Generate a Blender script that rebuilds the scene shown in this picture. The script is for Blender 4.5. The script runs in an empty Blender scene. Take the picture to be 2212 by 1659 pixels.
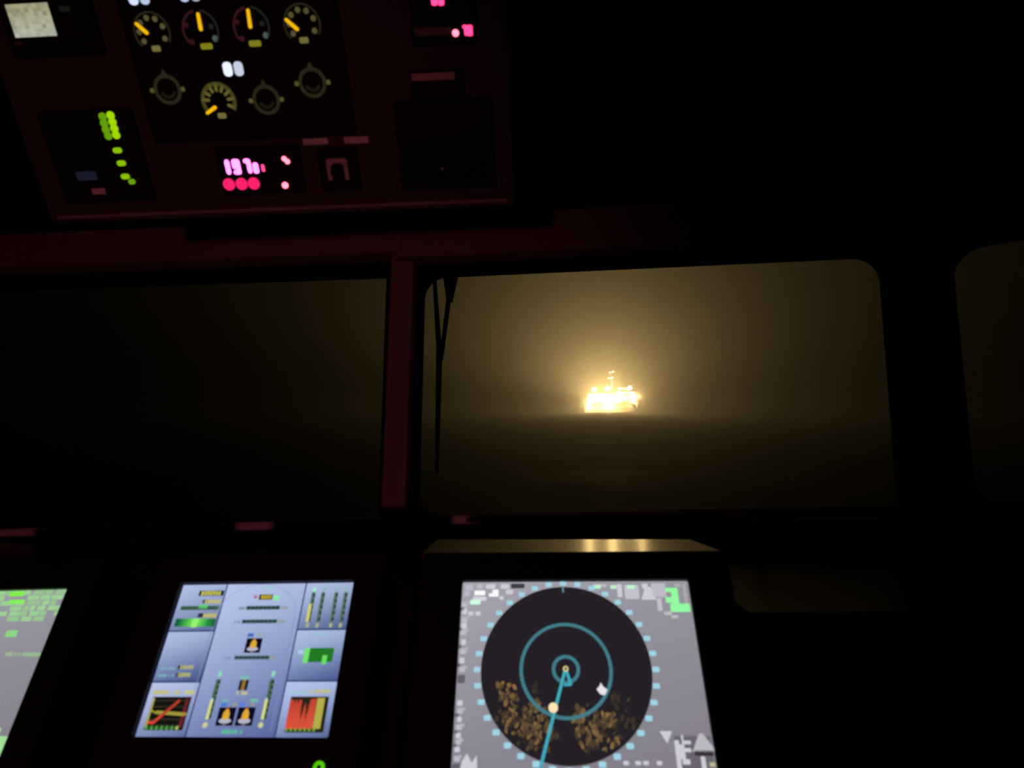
import bpy, math, random
from mathutils import Vector, Matrix
random.seed(7)
SC = bpy.context.scene
COL = SC.collection
# ------------------------------------------------------------------ camera
W, H, FPX = 2212.0, 1659.0, 1450.0
EYE = Vector((0.0, 0.0, 1.72))
PITCH = math.atan((862.0 - H / 2) / FPX)
cam = bpy.data.cameras.new('camera')
cam.sensor_fit = 'HORIZONTAL'; cam.sensor_width = 36.0
cam.lens = 36.0 * FPX / W
cam.clip_start = 0.02; cam.clip_end = 6000
cam.dof.use_dof = True
cam.dof.focus_distance = 5.0
cam.dof.aperture_fstop = 4.2
cam_ob = bpy.data.objects.new('camera', cam)
COL.objects.link(cam_ob)
cam_ob.location = EYE
cam_ob.rotation_euler = (math.pi / 2 + PITCH, 0, 0)
SC.camera = cam_ob
# ------------------------------------------------------------------ world, view
world = bpy.data.worlds.new('night_sky'); SC.world = world
world.use_nodes = True
bg = world.node_tree.nodes['Background']
bg.inputs[0].default_value = (0.55, 0.7, 1.0, 1)
bg.inputs[1].default_value = 0.0006
vs = SC.view_settings
vs.view_transform = 'Standard'; vs.look = 'None'; vs.exposure = 0.0; vs.gamma = 1.0
vs.use_curve_mapping = False
SC.cycles.transparent_max_bounces = 8
SC.cycles.use_light_tree = False
SC.cycles.max_bounces = 4; SC.cycles.diffuse_bounces = 2; SC.cycles.glossy_bounces = 2; SC.cycles.transmission_bounces = 2; SC.cycles.volume_bounces = 0
# strengths
FOG_SCATTER = 0.004
FOG_ABSORB = 0.002
FOG_G = 0.75
FLOOD_POWER = 4.6e5
UPLIGHT_POWER = 1.45e6
RED_POWER = 22.0
SEA_LEVEL = EYE.z - 8.2
SHIP_Y = 420.0

# ------------------------------------------------------------------ materials
def lin(c):
    r = []
    for x in c[:3]:
        x = x / 255.0
        r.append(x / 12.92 if x <= 0.04045 else ((x + 0.055) / 1.055) ** 2.4)
    return (r[0], r[1], r[2], 1.0)

MATS = {}
def paint(name, col, rough=0.5, metal=0.0, scale=40.0, vary=0.25, bump=0.05, spec=0.5):
    if name in MATS: return MATS[name]
    m = bpy.data.materials.new(name); m.use_nodes = True
    nt = m.node_tree; b = nt.nodes['Principled BSDF']
    tc = nt.nodes.new('ShaderNodeTexCoord')
    nz = nt.nodes.new('ShaderNodeTexNoise'); nz.inputs['Scale'].default_value = scale
    nz.inputs['Detail'].default_value = 5
    nt.links.new(tc.outputs['Object'], nz.inputs['Vector'])
    mx = nt.nodes.new('ShaderNodeMix'); mx.data_type = 'RGBA'
    c = lin(col)
    mx.inputs['A'].default_value = tuple(x * (1 - vary) for x in c[:3]) + (1,)
    mx.inputs['B'].default_value = tuple(min(1, x * (1 + vary)) for x in c[:3]) + (1,)
    nt.links.new(nz.outputs['Fac'], mx.inputs['Factor'])
    nt.links.new(mx.outputs['Result'], b.inputs['Base Color'])
    bp = nt.nodes.new('ShaderNodeBump'); bp.inputs['Strength'].default_value = bump
    bp.inputs['Distance'].default_value = 0.002
    nt.links.new(nz.outputs['Fac'], bp.inputs['Height'])
    nt.links.new(bp.outputs['Normal'], b.inputs['Normal'])
    b.inputs['Roughness'].default_value = rough
    b.inputs['Metallic'].default_value = metal
    b.inputs['Specular IOR Level'].default_value = spec
    MATS[name] = m
    return m

def glow(name, linear, strength=1.0):
    if name in MATS: return MATS[name]
    m = bpy.data.materials.new(name); m.use_nodes = True
    nt = m.node_tree; nt.nodes.clear()
    o = nt.nodes.new('ShaderNodeOutputMaterial'); e = nt.nodes.new('ShaderNodeEmission')
    e.inputs[0].default_value = tuple(linear[:3]) + (1,); e.inputs[1].default_value = strength
    nt.links.new(e.outputs[0], o.inputs[0])
    m.cycles.emission_sampling = 'NONE'
    MATS[name] = m
    return m

def display_material():
    m = bpy.data.materials.new('display_pixels'); m.use_nodes = True
    nt = m.node_tree; nt.nodes.clear()
    o = nt.nodes.new('ShaderNodeOutputMaterial'); e = nt.nodes.new('ShaderNodeEmission')
    a = nt.nodes.new('ShaderNodeAttribute'); a.attribute_name = 'Col'
    nt.links.new(a.outputs['Color'], e.inputs[0]); nt.links.new(e.outputs[0], o.inputs[0])
    m.cycles.emission_sampling = 'NONE'
    return m
PIX = display_material()

def glass_material():
    m = bpy.data.materials.new('window_glass'); m.use_nodes = True
    nt = m.node_tree; nt.nodes.clear()
    o = nt.nodes.new('ShaderNodeOutputMaterial')
    t = nt.nodes.new('ShaderNodeBsdfTransparent'); t.inputs[0].default_value = (0.90, 0.93, 0.91, 1)
    g = nt.nodes.new('ShaderNodeBsdfGlossy'); g.inputs['Roughness'].default_value = 0.03
    fr = nt.nodes.new('ShaderNodeFresnel'); fr.inputs['IOR'].default_value = 1.35
    mx = nt.nodes.new('ShaderNodeMixShader')
    nt.links.new(fr.outputs[0], mx.inputs[0]); nt.links.new(t.outputs[0], mx.inputs[1])
    nt.links.new(g.outputs[0], mx.inputs[2]); nt.links.new(mx.outputs[0], o.inputs[0])
    return m
GLASS = glass_material()

M_BLACK = paint('black_plastic', (26, 26, 27), 0.6, spec=0.12, vary=0.15)
M_BEZEL = paint('bezel_plastic', (30, 30, 31), 0.55, spec=0.15, vary=0.1)
M_RUBBER = paint('window_rubber', (20, 20, 20), 0.8, spec=0.1)
M_PANEL = paint('panel_grey_paint', (62, 57, 58), 0.55, scale=14, vary=0.12, spec=0.25)
M_LIP = paint('panel_rim_metal', (128, 116, 112), 0.5, vary=0.1)
M_WALL = paint('bulkhead_paint', (92, 90, 88), 0.6, scale=9, vary=0.12, spec=0.2)
M_SHADE_LINING = paint('shade_black_lining', (24, 24, 26), 0.9, scale=25, spec=0.05)  # near-black: shadow on ceiling and upper bulkhead put into the colour
M_BEAM = paint('beam_paint', (128, 120, 118), 0.6, scale=8, vary=0.15, spec=0.2)
M_POST = paint('post_paint', (132, 122, 120), 0.5, scale=8, vary=0.15, spec=0.3)
M_FLOOR = paint('deck_vinyl', (50, 52, 55), 0.6, scale=6)
M_RAIL = paint('rail_metal', (205, 208, 225), 0.35, metal=0.0, vary=0.08)
M_DASH = paint('dash_gloss', (96, 82, 68), 0.28, scale=30, vary=0.15, bump=0.02, spec=0.8)
M_HOOD = paint('hood_satin', (70, 66, 60), 0.22, scale=60, vary=0.05, bump=0.0, spec=0.7)
M_CONS = paint('console_paint', (34, 34, 36), 0.7, spec=0.1)
M_LABEL = paint('engraved_label', (215, 205, 198), 0.6, scale=90, vary=0.25)
M_WIPER = paint('wiper_black', (12, 12, 12), 0.7, spec=0.1)
M_HULL = paint('hull_paint', (225, 222, 212), 0.6, scale=0.5, vary=0.1)
M_DARKHULL = paint('boot_top_paint', (40, 30, 28), 0.7, scale=0.5)
M_STEEL = paint('ship_steel', (200, 190, 165), 0.6, scale=0.6)

# ------------------------------------------------------------------ planes of the place
CAMR = cam_ob.rotation_euler.to_matrix()
def ray(p):
    return CAMR @ Vector((p[0] - W / 2, -(p[1] - H / 2), -FPX))

class Plane:
    """a real plane in the room: U to the right, V up, N towards the bridge crew"""
    def __init__(s, vp, up, p1, p2, org, depth=None, point=None, V=None):
        s.V = V.copy() if V is not None else ray(vp).normalized() * up
        nl = ray(p1).cross(ray(p2)); s.U = nl.cross(s.V).normalized()
        if s.U.x < 0: s.U = -s.U
        s.N = s.U.cross(s.V)
        s.O = point.copy() if point is not None else EYE + ray(org) * (depth / FPX)
    def hit(s, px, py, h=0.0):
        r = ray((px, py)); t = s.N.dot(s.O + s.N * h - EYE) / s.N.dot(r)
        return EYE + r * t
    def uv(s, px, py, h=0.0):
        x = s.hit(px, py, h) - s.O
        return (x.dot(s.U), x.dot(s.V))
    def mat(s, u=0, v=0, h=0):
        o = s.O + s.U * u + s.V * v + s.N * h
        return Matrix(((s.U.x, s.V.x, s.N.x, o.x), (s.U.y, s.V.y, s.N.y, o.y), (s.U.z, s.V.z, s.N.z, o.z), (0, 0, 0, 1)))

PANEL = Plane((1250, 3700), -1, (130, 470), (1105, 432), (130, 470), 1.30)
RADAR = Plane((1139, -963), 1, (1000, 1258), (1485, 1255), (1000, 1258), 1.20)
MIDS = Plane((1247, -1470), 1, (395, 1262), (770, 1258), (396.1, 1262.8), 1.20)
MIDS.U = CAMR @ Vector((0.99545585, 0.04023124, 0.08630815)); MIDS.V = CAMR @ Vector((0.01975354, 0.79940774, -0.60046405)); MIDS.N = MIDS.U.cross(MIDS.V)
LEFTS = Plane((1247, -1470), 1, (0, 1277), (155, 1273), (155, 1273), 1.22)
WINC = Plane((1164, -8700), 1, (1000, 587), (1850, 547), (1000, 587), 2.2)
WINL = Plane(None, 1, (0, 577), (840, 545), None, point=WINC.hit(862, 590), V=WINC.V)
WINR = Plane(None, 1, (2110, 522), (2212, 506), None, point=WINC.hit(2000, 560), V=WINC.V)

# ------------------------------------------------------------------ mesh helpers
GRAPHICS = {'readout', 'menu_readout', 'side_menu', 'target_readout', 'corner_readout', 'sea_clutter', 'bearing_scale', 'numerals'}
class MB:
    def __init__(s): s.v = []; s.f = []; s.c = []; s.sm = []
    def face(s, pts, col=None, smooth=False):
        n = len(s.v); s.v += [tuple(p) for p in pts]; s.f.append(tuple(range(n, n + len(pts)))); s.c.append(col); s.sm.append(smooth)
    def prism(s, pts, z0, z1, col=None, bottom=True):
        """pts anticlockwise in x,y"""
        s.face([(x, y, z1) for x, y in pts], col)
        if abs(z1 - z0) < 1e-9: return s
        if bottom: s.face([(x, y, z0) for x, y in reversed(pts)], col)
        for i in range(len(pts)):
            a, b = pts[i], pts[(i + 1) % len(pts)]
            s.face([(a[0], a[1], z0), (b[0], b[1], z0), (b[0], b[1], z1), (a[0], a[1], z1)], col)
        return s
    def rect(s, x0, y0, x1, y1, z0, z1, col=None, r=0.0, n=4):
        x0, x1 = min(x0, x1), max(x0, x1); y0, y1 = min(y0, y1), max(y0, y1)
        return s.prism(rrect(x0, y0, x1, y1, r, n), z0, z1, col)
    def box(s, x0, y0, z0, x1, y1, z1, col=None):
        return s.rect(x0, y0, x1, y1, min(z0, z1), max(z0, z1), col)
    def disc(s, cx, cy, r, z0, z1, col=None, n=28, ry=None):
        ry = ry or r
        return s.prism([(cx + r * math.cos(2 * math.pi * i / n), cy + ry * math.sin(2 * math.pi * i / n)) for i in range(n)], z0, z1, col)
    def ring(s, cx, cy, r0, r1, z0, z1, col=None, a0=0, a1=360, n=40):
        full = abs(a1 - a0) >= 360
        for i in range(n):
            t0 = math.radians(a0 + (a1 - a0) * i / n); t1 = math.radians(a0 + (a1 - a0) * (i + 1) / n)
            P = lambda r, t: (cx + r * math.cos(t), cy + r * math.sin(t))
            q = [P(r0, t0), P(r1, t0), P(r1, t1), P(r0, t1)]
            s.face([(x, y, z1) for x, y in q], col)
            if z1 > z0:
                s.face([(q[1][0], q[1][1], z0), (q[2][0], q[2][1], z0), (q[2][0], q[2][1], z1), (q[1][0], q[1][1], z1)], col)
                s.face([(q[3][0], q[3][1], z0), (q[0][0], q[0][1], z0), (q[0][0], q[0][1], z1), (q[3][0], q[3][1], z1)], col)
                if not full and i == 0: s.face([(q[0][0], q[0][1], z0), (q[1][0], q[1][1], z0), (q[1][0], q[1][1], z1), (q[0][0], q[0][1], z1)], col)
                if not full and i == n - 1: s.face([(q[2][0], q[2][1], z0), (q[3][0], q[3][1], z0), (q[3][0], q[3][1], z1), (q[2][0], q[2][1], z1)], col)
        return s
    def bar(s, p, q, w, z0, z1, col=None, w2=None, cap=4):
        """capsule from p to q"""
        w2 = w if w2 is None else w2
        a = math.atan2(q[1] - p[1], q[0] - p[0]); pts = []
        for c, r, st in ((q, w2 / 2, a - math.pi / 2), (p, w / 2, a + math.pi / 2)):
            for i in range(cap + 1):
                t = st + math.pi * i / cap
                pts.append((c[0] + r * math.cos(t), c[1] + r * math.sin(t)))
        return s.prism(pts, z0, z1, col)
    def tube(s, pts, r, n=10, col=None):
        rings = []
        for i, p in enumerate(pts):
            p = Vector(p); d = (Vector(pts[min(i + 1, len(pts) - 1)]) - Vector(pts[max(i - 1, 0)])).normalized()
            a = d.cross(Vector((0, 0, 1))) if abs(d.z) < 0.9 else d.cross(Vector((1, 0, 0)))
            a.normalize(); b = a.cross(d).normalized()
            rr = r[i] if isinstance(r, (list, tuple)) else r
            rings.append([p + a * rr * math.cos(2 * math.pi * k / n) + b * rr * math.sin(2 * math.pi * k / n) for k in range(n)])
        for A, B in zip(rings, rings[1:]):
            for k in range(n):
                s.face([A[k], B[k], B[(k + 1) % n], A[(k + 1) % n]], col, True)
        s.face(rings[0], col); s.face(list(reversed(rings[-1])), col)
        return s
    def lathe(s, prof, n=24, col=None):
        """prof: (r, z) from bottom to top"""
        for (r0, z0), (r1, z1) in zip(prof, prof[1:]):
            for k in range(n):
                t0, t1 = 2 * math.pi * k / n, 2 * math.pi * (k + 1) / n
                q = [(r0 * math.cos(t0), r0 * math.sin(t0), z0), (r0 * math.cos(t1), r0 * math.sin(t1), z0),
                     (r1 * math.cos(t1), r1 * math.sin(t1), z1), (r1 * math.cos(t0), r1 * math.sin(t0), z1)]
                if r1 < 1e-6: q = q[:3]
                elif r0 < 1e-6: q = [q[0], q[2], q[3]]
                s.face(q, col)
        return s
    def shift(s, dx, dy, dz=0):
        s.v = [(x + dx, y + dy, z + dz) for x, y, z in s.v]; return s
    def build(s, name, mat, parent=None, world=None, bevel=0.0, smooth=False):
        me = bpy.data.meshes.new(name)
        me.from_pydata(s.v, [], s.f)
        if any(c is not None for c in s.c):
            at = me.color_attributes.new('Col', 'FLOAT_COLOR', 'CORNER'); k = 0
            for f, c in zip(s.f, s.c):
                for i in range(len(f)):
                    cc = c[i % len(c)] if isinstance(c, list) else (c or (0, 0, 0, 1))
                    at.data[k].color = cc; k += 1
        for p, sm in zip(me.polygons, s.sm): p.use_smooth = sm or smooth
        me.materials.append(mat)
        me.update()
        o = bpy.data.objects.new(name, me); COL.objects.link(o)
        if name in GRAPHICS: o['kind'] = 'stuff'
        if parent is not None: o.parent = parent
        if world is not None: o.matrix_world = world
        if bevel:
            import bmesh
            b = bmesh.new(); b.from_mesh(me); bmesh.ops.remove_doubles(b, verts=b.verts, dist=1e-6)
            bmesh.ops.recalc_face_normals(b, faces=b.faces)
            bmesh.ops.bevel(b, geom=[e for e in b.edges if len(e.link_faces) == 2 and e.calc_face_angle(0) > 0.6], offset=bevel, segments=2, affect='EDGES', profile=0.6)
            b.to_mesh(me); b.free()
        elif not any(c is not None for c in s.c):
            import bmesh
            b = bmesh.new(); b.from_mesh(me); bmesh.ops.remove_doubles(b, verts=b.verts, dist=1e-6)
            b.to_mesh(me); b.free()
        return o

def rrect(x0, y0, x1, y1, r=0.0, n=4):
    if r <= 0: return [(x0, y0), (x1, y0), (x1, y1), (x0, y1)]
    r = min(r, (x1 - x0) / 2.001, (y1 - y0) / 2.001)
    pts = []
    for cx, cy, a in ((x1 - r, y0 + r, -90), (x1 - r, y1 - r, 0), (x0 + r, y1 - r, 90), (x0 + r, y0 + r, 180)):
        for i in range(n + 1):
            t = math.radians(a + 90 * i / n); pts.append((cx + r * math.cos(t), cy + r * math.sin(t)))
    return pts

def frame_mesh(out, hole, z0, z1, mb=None):
    """slab between rounded rectangle hole and rectangle out; hole = list with equal points per corner from lower right round"""
    mb = mb or MB(); x0, y0, x1, y1 = out
    oc = [(x1, y0), (x1, y1), (x0, y1), (x0, y0)]; k = len(hole) // 4
    for zz, flip in ((z1, False), (z0, True)):
        def add(q):
            q = [(x, y, zz) for x, y in q]
            mb.face(list(reversed(q)) if flip else q)
        for c in range(4):
            arc = hole[c * k:(c + 1) * k]
            for a, b in zip(arc, arc[1:]): add([oc[c], b, a])
            nx = hole[((c + 1) % 4) * k]
            add([oc[c], oc[(c + 1) % 4], nx, arc[-1]])
    m = len(hole)
    for i in range(m):
        a, b = hole[i], hole[(i + 1) % m]
        mb.face([(b[0], b[1], z0), (a[0], a[1], z0), (a[0], a[1], z1), (b[0], b[1], z1)])
    for i in range(4):
        a, b = oc[i], oc[(i + 1) % 4]
        mb.face([(a[0], a[1], z0), (b[0], b[1], z0), (b[0], b[1], z1), (a[0], a[1], z1)])
    return mb

def loop_frame(outer, inner, z0, z1):
    """band between two outlines with equal point counts"""
    mb = MB(); m = len(outer)
    for i in range(m):
        j = (i + 1) % m; A, B, C, D = outer[i], outer[j], inner[j], inner[i]
        mb.face([(A[0], A[1], z1), (B[0], B[1], z1), (C[0], C[1], z1), (D[0], D[1], z1)])
        mb.face([(D[0], D[1], z0), (C[0], C[1], z0), (B[0], B[1], z0), (A[0], A[1], z0)])
        mb.face([(A[0], A[1], z0), (B[0], B[1], z0), (B[0], B[1], z1), (A[0], A[1], z1)])
        mb.face([(C[0], C[1], z0), (D[0], D[1], z0), (D[0], D[1], z1), (C[0], C[1], z1)])
    return mb

def thing(name, label, cat, world=None, group=None):
    o = bpy.data.objects.new(name, None); COL.objects.link(o); o.empty_display_size = 0.05
    if world is not None: o.matrix_world = world
    o['label'] = label; o['category'] = cat
    if group: o['group'] = group
    return o
def tag(o, label, cat, group=None):
    o['label'] = label; o['category'] = cat
    if group: o['group'] = group
    return o
def struct(o, label=None):
    o['kind'] = 'structure'
    if label: o['label'] = label
    return o

# ------------------------------------------------------------------ outside: sea, fog, ship
def sea():
    mb = MB(); xs = []; ys = []
    nx, ny = 150, 190
    ys = [8 + 3200 * (j / ny) ** 2.2 for j in range(ny + 1)]
    xs = [(-1 + 2 * i / nx) for i in range(nx + 1)]
    def wave(x, y):
        return (0.16 * math.sin(0.21 * y + 0.05 * x) + 0.12 * math.sin(0.13 * y - 0.11 * x + 1.0) + 0.07 * math.sin(0.37 * x + 0.29 * y)) * min(1, 260.0 / (y + 60))
    rows = []
    for y in ys:
        half = 60 + y * 1.25
        rows.append([(xx * half, y, wave(xx * half, y)) for xx in xs])
    for j in range(ny):
        for i in range(nx):
            mb.face([rows[j][i], rows[j][i + 1], rows[j + 1][i + 1], rows[j + 1][i]], None, True)
    m = bpy.data.materials.new('night_sea'); m.use_nodes = True
    nt = m.node_tree; b = nt.nodes['Principled BSDF']
    b.inputs['Base Color'].default_value = (0.012, 0.012, 0.008, 1)
    b.inputs['Roughness'].default_value = 0.75
    b.inputs['Specular IOR Level'].default_value = 0.015
    tc = nt.nodes.new('ShaderNodeTexCoord'); mp = nt.nodes.new('ShaderNodeMapping')
    mp.inputs['Scale'].default_value = (0.35, 0.9, 1)
    nz = nt.nodes.new('ShaderNodeTexNoise'); nz.inputs['Scale'].default_value = 0.6; nz.inputs['Detail'].default_value = 6
    bp = nt.nodes.new('ShaderNodeBump'); bp.inputs['Strength'].default_value = 0.5; bp.inputs['Distance'].default_value = 0.6
    nt.links.new(tc.outputs['Object'], mp.inputs[0]); nt.links.new(mp.outputs[0], nz.inputs['Vector'])
    nt.links.new(nz.outputs['Fac'], bp.inputs['Height']); nt.links.new(bp.outputs['Normal'], b.inputs['Normal'])
    o = mb.build('sea', m); o.location.z = SEA_LEVEL
    struct(o, 'dark night sea running out to the foggy horizon')
sea()

def fog():
    m = bpy.data.materials.new('fog_air'); m.use_nodes = True
    nt = m.node_tree; nt.nodes.clear()
    o = nt.nodes.new('ShaderNodeOutputMaterial'); v = nt.nodes.new('ShaderNodeVolumeScatter')
    v.inputs['Color'].default_value = (1.0, 1.0, 1.0, 1)
    v.inputs['Density'].default_value = FOG_SCATTER; v.inputs['Anisotropy'].default_value = FOG_G
    ab = nt.nodes.new('ShaderNodeVolumeAbsorption'); ab.inputs['Color'].default_value = (0, 0, 0, 1); ab.inputs['Density'].default_value = FOG_ABSORB
    ad = nt.nodes.new('ShaderNodeAddShader')
    nt.links.new(v.outputs[0], ad.inputs[0]); nt.links.new(ab.outputs[0], ad.inputs[1]); nt.links.new(ad.outputs[0], o.inputs['Volume'])
    mb = MB(); mb.box(-1800, 4.6, SEA_LEVEL - 3, 1800, 1600, 420)
    f = mb.build('fog', m); f['kind'] = 'stuff'; f['label'] = 'night fog hanging over the sea'; f['category'] = 'fog'
fog()

def ship():
    PXM = SHIP_Y / FPX
    cx = (1320 - W / 2) * PXM
    root = thing('work_vessel', 'brightly floodlit vessel glowing in the fog on the horizon', 'ship',
                 Matrix.Translation((cx, SHIP_Y, SEA_LEVEL)))
    # hull: x along, y depth, z up.  stations along the length, bow to the right
    st = [(-16.6, 2.6, 3.0), (-15, 4.0, 4.6), (-8, 4.4, 4.4), (0, 4.4, 4.6), (8, 4.2, 5.2), (13, 2.9, 6.0), (16.8, 0.3, 7.0)]
    mb = MB(); secs = []
    for x, hw, top in st:
        low = max(0.15, hw * (0.9 if x < 9 else 0.55)); xl = x if x < 10 else x - (x - 10) * 0.45
        secs.append([(xl, -low, -1.0), (x, -hw, top * 0.55), (x, -hw, top), (x, hw, top), (x, hw, top * 0.55), (xl, low, -1.0)])
    for A, B in zip(secs, secs[1:]):
        for k in range(6): mb.face([A[k], B[k], B[(k + 1) % 6], A[(k + 1) % 6]])
    mb.face(list(reversed(secs[0]))); mb.face(secs[-1])
    mb.build('hull', M_HULL, root)
    bw = MB(); bw.box(-15.5, -4.5, 4.4, 6, -4.3, 5.3); bw.build('bulwark', M_STEEL, root)
    su = MB(); su.rect(1.5, -3.8, 15.2, 3.8, 4.9, 10.4, r=0.8); su.build('deckhouse', M_HULL, root)
    s2 = MB(); s2.rect(3.0, -3.4, 14.2, 3.4, 10.4, 12.8, r=0.8); s2.build('upper_deckhouse', M_HULL, root)
    wh = MB(); wh.prism([(4.2, -3.0), (10.4, -3.0), (11.4, 0), (10.4, 3.0), (4.2, 3.0)], 12.8, 15.0)
    wheel = wh.build('wheelhouse', M_HULL, root)
    rf = MB(); rf.rect(3.8, -3.3, 11.6, 3.3, 15.0, 15.3, r=0.4); rf.build('wheelhouse_roof', M_STEEL, root)
    cb = MB(); cb.rect(-15.0, -3.2, 1.2, 3.2, 4.4, 11.4, r=0.5); cb.build('cargo_housing', M_HULL, root)
    fn = MB(); fn.rect(-3.9, -1.5, -1.5, 1.5, 11.4, 14.2, r=0.6); fn.build('funnel', M_STEEL, root)
    win = glow('ship_window_light', (6, 4.6, 2.4))
    base = None
    spots = [(2.6 + 1.45 * k, -3.82, 7.6, root) for k in range(7)] + [(3.8 + 1.4 * k, -3.42, 10.9, root) for k in range(6)] + [(4.9 + 1.2 * k, -3.02, 13.8, root) for k in range(5)]
    for x, y, z, par in spots:
        if base is None:
            w_ = MB(); w_.rect(-0.45, -0.4, 0.45, 0.4, -0.04, 0.04, r=0.12); base = w_.build('window', win, par); o = base
        else:
            o = base.copy(); COL.objects.link(o); o.parent = par
        o.location = (x, y, z); o.rotation_euler = (math.pi / 2, 0, 0)
    ma = MB(); ma.tube([(0.6, 0, 4.6), (0.4, 0, 20), (0.4, 0, 27.2)], [0.45, 0.3, 0.15], 8); mast = ma.build('mast', M_STEEL, root)
    for z, x0, x1 in ((25.2, -1.6, 2.4), (21.8, -2.2, 2.0)):
        c = MB(); c.tube([(x0, -0.2, z - 0.5), (x1, -0.2, z + 0.3)], 0.12, 6); c.build('crosstree', M_STEEL, mast)
    # mast lamps
    lensW = glow('mast_lamp_light', (26, 20, 13))
    for x, z, sx in ((-0.7, 24.7, 1.3), (1.3, 25.3, 1.2), (-1.2, 21.3, 1.4), (0.6, 21.6, 1.3)):
        l = MB(); l.lathe([(0, -0.5), (0.55 * sx, -0.45), (0.7 * sx, 0), (0.55 * sx, 0.4), (0, 0.5)], 10)
        o = l.build('mast_lamp', lensW, root); o.location = (x, -0.6, z)
    # floodlights with the lamps that light decks, hull and fog
    lens = glow('floodlight_lens', (60, 50, 32))
    flood = [(-11.3, -3.4, 14.0, 0.8), (-2.9, -3.6, 14.8, 0.9), (10.9, -4.4, 15.1, 0.8), (-13.5, -7.2, 6.6, 1.2), (-5.0, -7.6, 7.0, 1.3), (4.0, -7.4, 7.4, 1.2), (12.6, -6.8, 10.2, 1.0)]
    for i, (x, y, z, k) in enumerate(flood):
        h = MB(); h.lathe([(0.5, -0.8), (1.5, 0.1), (1.6, 0.35), (0.0, 0.36)], 14)
        fo = h.build('floodlight', M_STEEL, root); fo.location = (x, y, z); fo.rotation_euler = (math.pi / 2 + 0.2, 0, 0)
        le = MB(); le.lathe([(0, 0.7), (1.1, 0.6), (1.45, 0.37)][::-1], 14); le.build('floodlight_lens', lens, fo)
        arm = MB(); arm.tube([(0, 0, -0.4), (0, -0.6 if i > 2 else -z * 0.25, -min(2.5, abs(y) - 2.6))], 0.12, 6); arm.build('bracket', M_STEEL, fo)
        if i in (3, 4, 6):
            L = bpy.data.lights.new('floodlight_lamp', 'POINT'); L.energy = FLOOD_POWER * k / 3.5
            L.color = (1.0, 0.62, 0.23); L.shadow_soft_size = 0.4
            lo = bpy.data.objects.new('floodlight_lamp', L); COL.objects.link(lo); lo.parent = root; lo.location = (x + (2.6 if x > -10 else -2.8), y - 0.6, z - 0.6)
    for x in (-8.0, 2.5):                       # upward spots added to stretch the fog glow, with made-up lamp bodies
        L = bpy.data.lights.new('glow_uplight', 'SPOT'); L.energy = UPLIGHT_POWER * 0.5; L.spot_size = math.radians(176); L.spot_blend = 0.15
        L.color = (1.0, 0.62, 0.23); L.shadow_soft_size = 0.4
        lo = bpy.data.objects.new('glow_uplight', L); COL.objects.link(lo); lo.parent = root; lo.location = (x, -6.6, 6.6); lo.rotation_euler = (math.pi, 0, 0)
        h = MB(); h.lathe([(0.0, -0.9), (0.35, -0.85), (0.6, -0.3), (0.0, -0.28)], 12); dl = h.build('added_lamp_body', M_STEEL, root); dl.location = (x, -6.6, 6.6)
        h = MB(); h.tube([(0, 0, -0.8), (0, 2.4, -1.5)], 0.1, 6); h.build('bracket', M_STEEL, dl)
    cr = MB(); cr.tube([(-11.3, -2, 11.3), (-11.3, -2.5, 13.6)], 0.3, 8); cr.build('deck_post', M_STEEL, root)
ship()

# ------------------------------------------------------------------ bridge shell
def room():
    b = MB(); b.box(-3.6, -2.6, -0.06, 3.6, 2.9, 0.0); struct(b.build('floor', M_FLOOR))
    b = MB(); b.box(-3.6, -2.6, 2.62, 3.6, 3.2, 2.68); struct(b.build('ceiling', M_SHADE_LINING))
    b = MB(); b.box(-3.6, -2.66, 0, 3.6, -2.6, 2.62); struct(b.build('wall_back', M_SHADE_LINING))
    b = MB(); b.box(-3.66, -2.6, 0, -3.6, 3.2, 2.62); struct(b.build('wall_left', M_SHADE_LINING))
    b = MB(); b.box(3.6, -2.6, 0, 3.66, 2.6, 2.62); struct(b.build('wall_right', M_SHADE_LINING))
room()

def local_z(P, z):
    """v where plane P (u=0) reaches world height z"""
    return (z - P.O.z) / P.V.z

def front_wall(P, name, n, u0, u1, hole, r, label):
    """wall plate with one rounded window: rubber frame and glass pane"""
    vb, vt = local_z(P, 0.0), local_z(P, 2.62)
    T = 0.07
    hp = rrect(*hole, r, 6)
    wb = frame_mesh((u0, vb, u1, vt), hp, -T, 0.0)
    struct(wb.build('wall_front_' + name, M_SHADE_LINING if name != 'left' else M_SHADE_LINING, None, P.mat()))
    g = 0.012
    win = bpy.data.objects.new('window_%d' % n, None); COL.objects.link(win); win.matrix_world = P.mat()
    struct(win, label)
    inn = rrect(hole[0] + g, hole[1] + g, hole[2] - g, hole[3] - g, max(0.005, r - g), 6)
    loop_frame(hp, inn, -T * 0.8, 0.008).build('frame', M_RUBBER, win)
    gl = MB(); gl.prism(rrect(hole[0] + g * .6, hole[1] + g * .6, hole[2] - g * .6, hole[3] - g * .6, r, 6), -T * 0.55, -T * 0.45); gl.build('pane', GLASS, win)
    return win

def uvrect(P, a, b, h=0.0):
    x0, y0 = P.uv(*a, h); x1, y1 = P.uv(*b, h)
    return (min(x0, x1), min(y0, y1), max(x0, x1), max(y0, y1))

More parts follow.
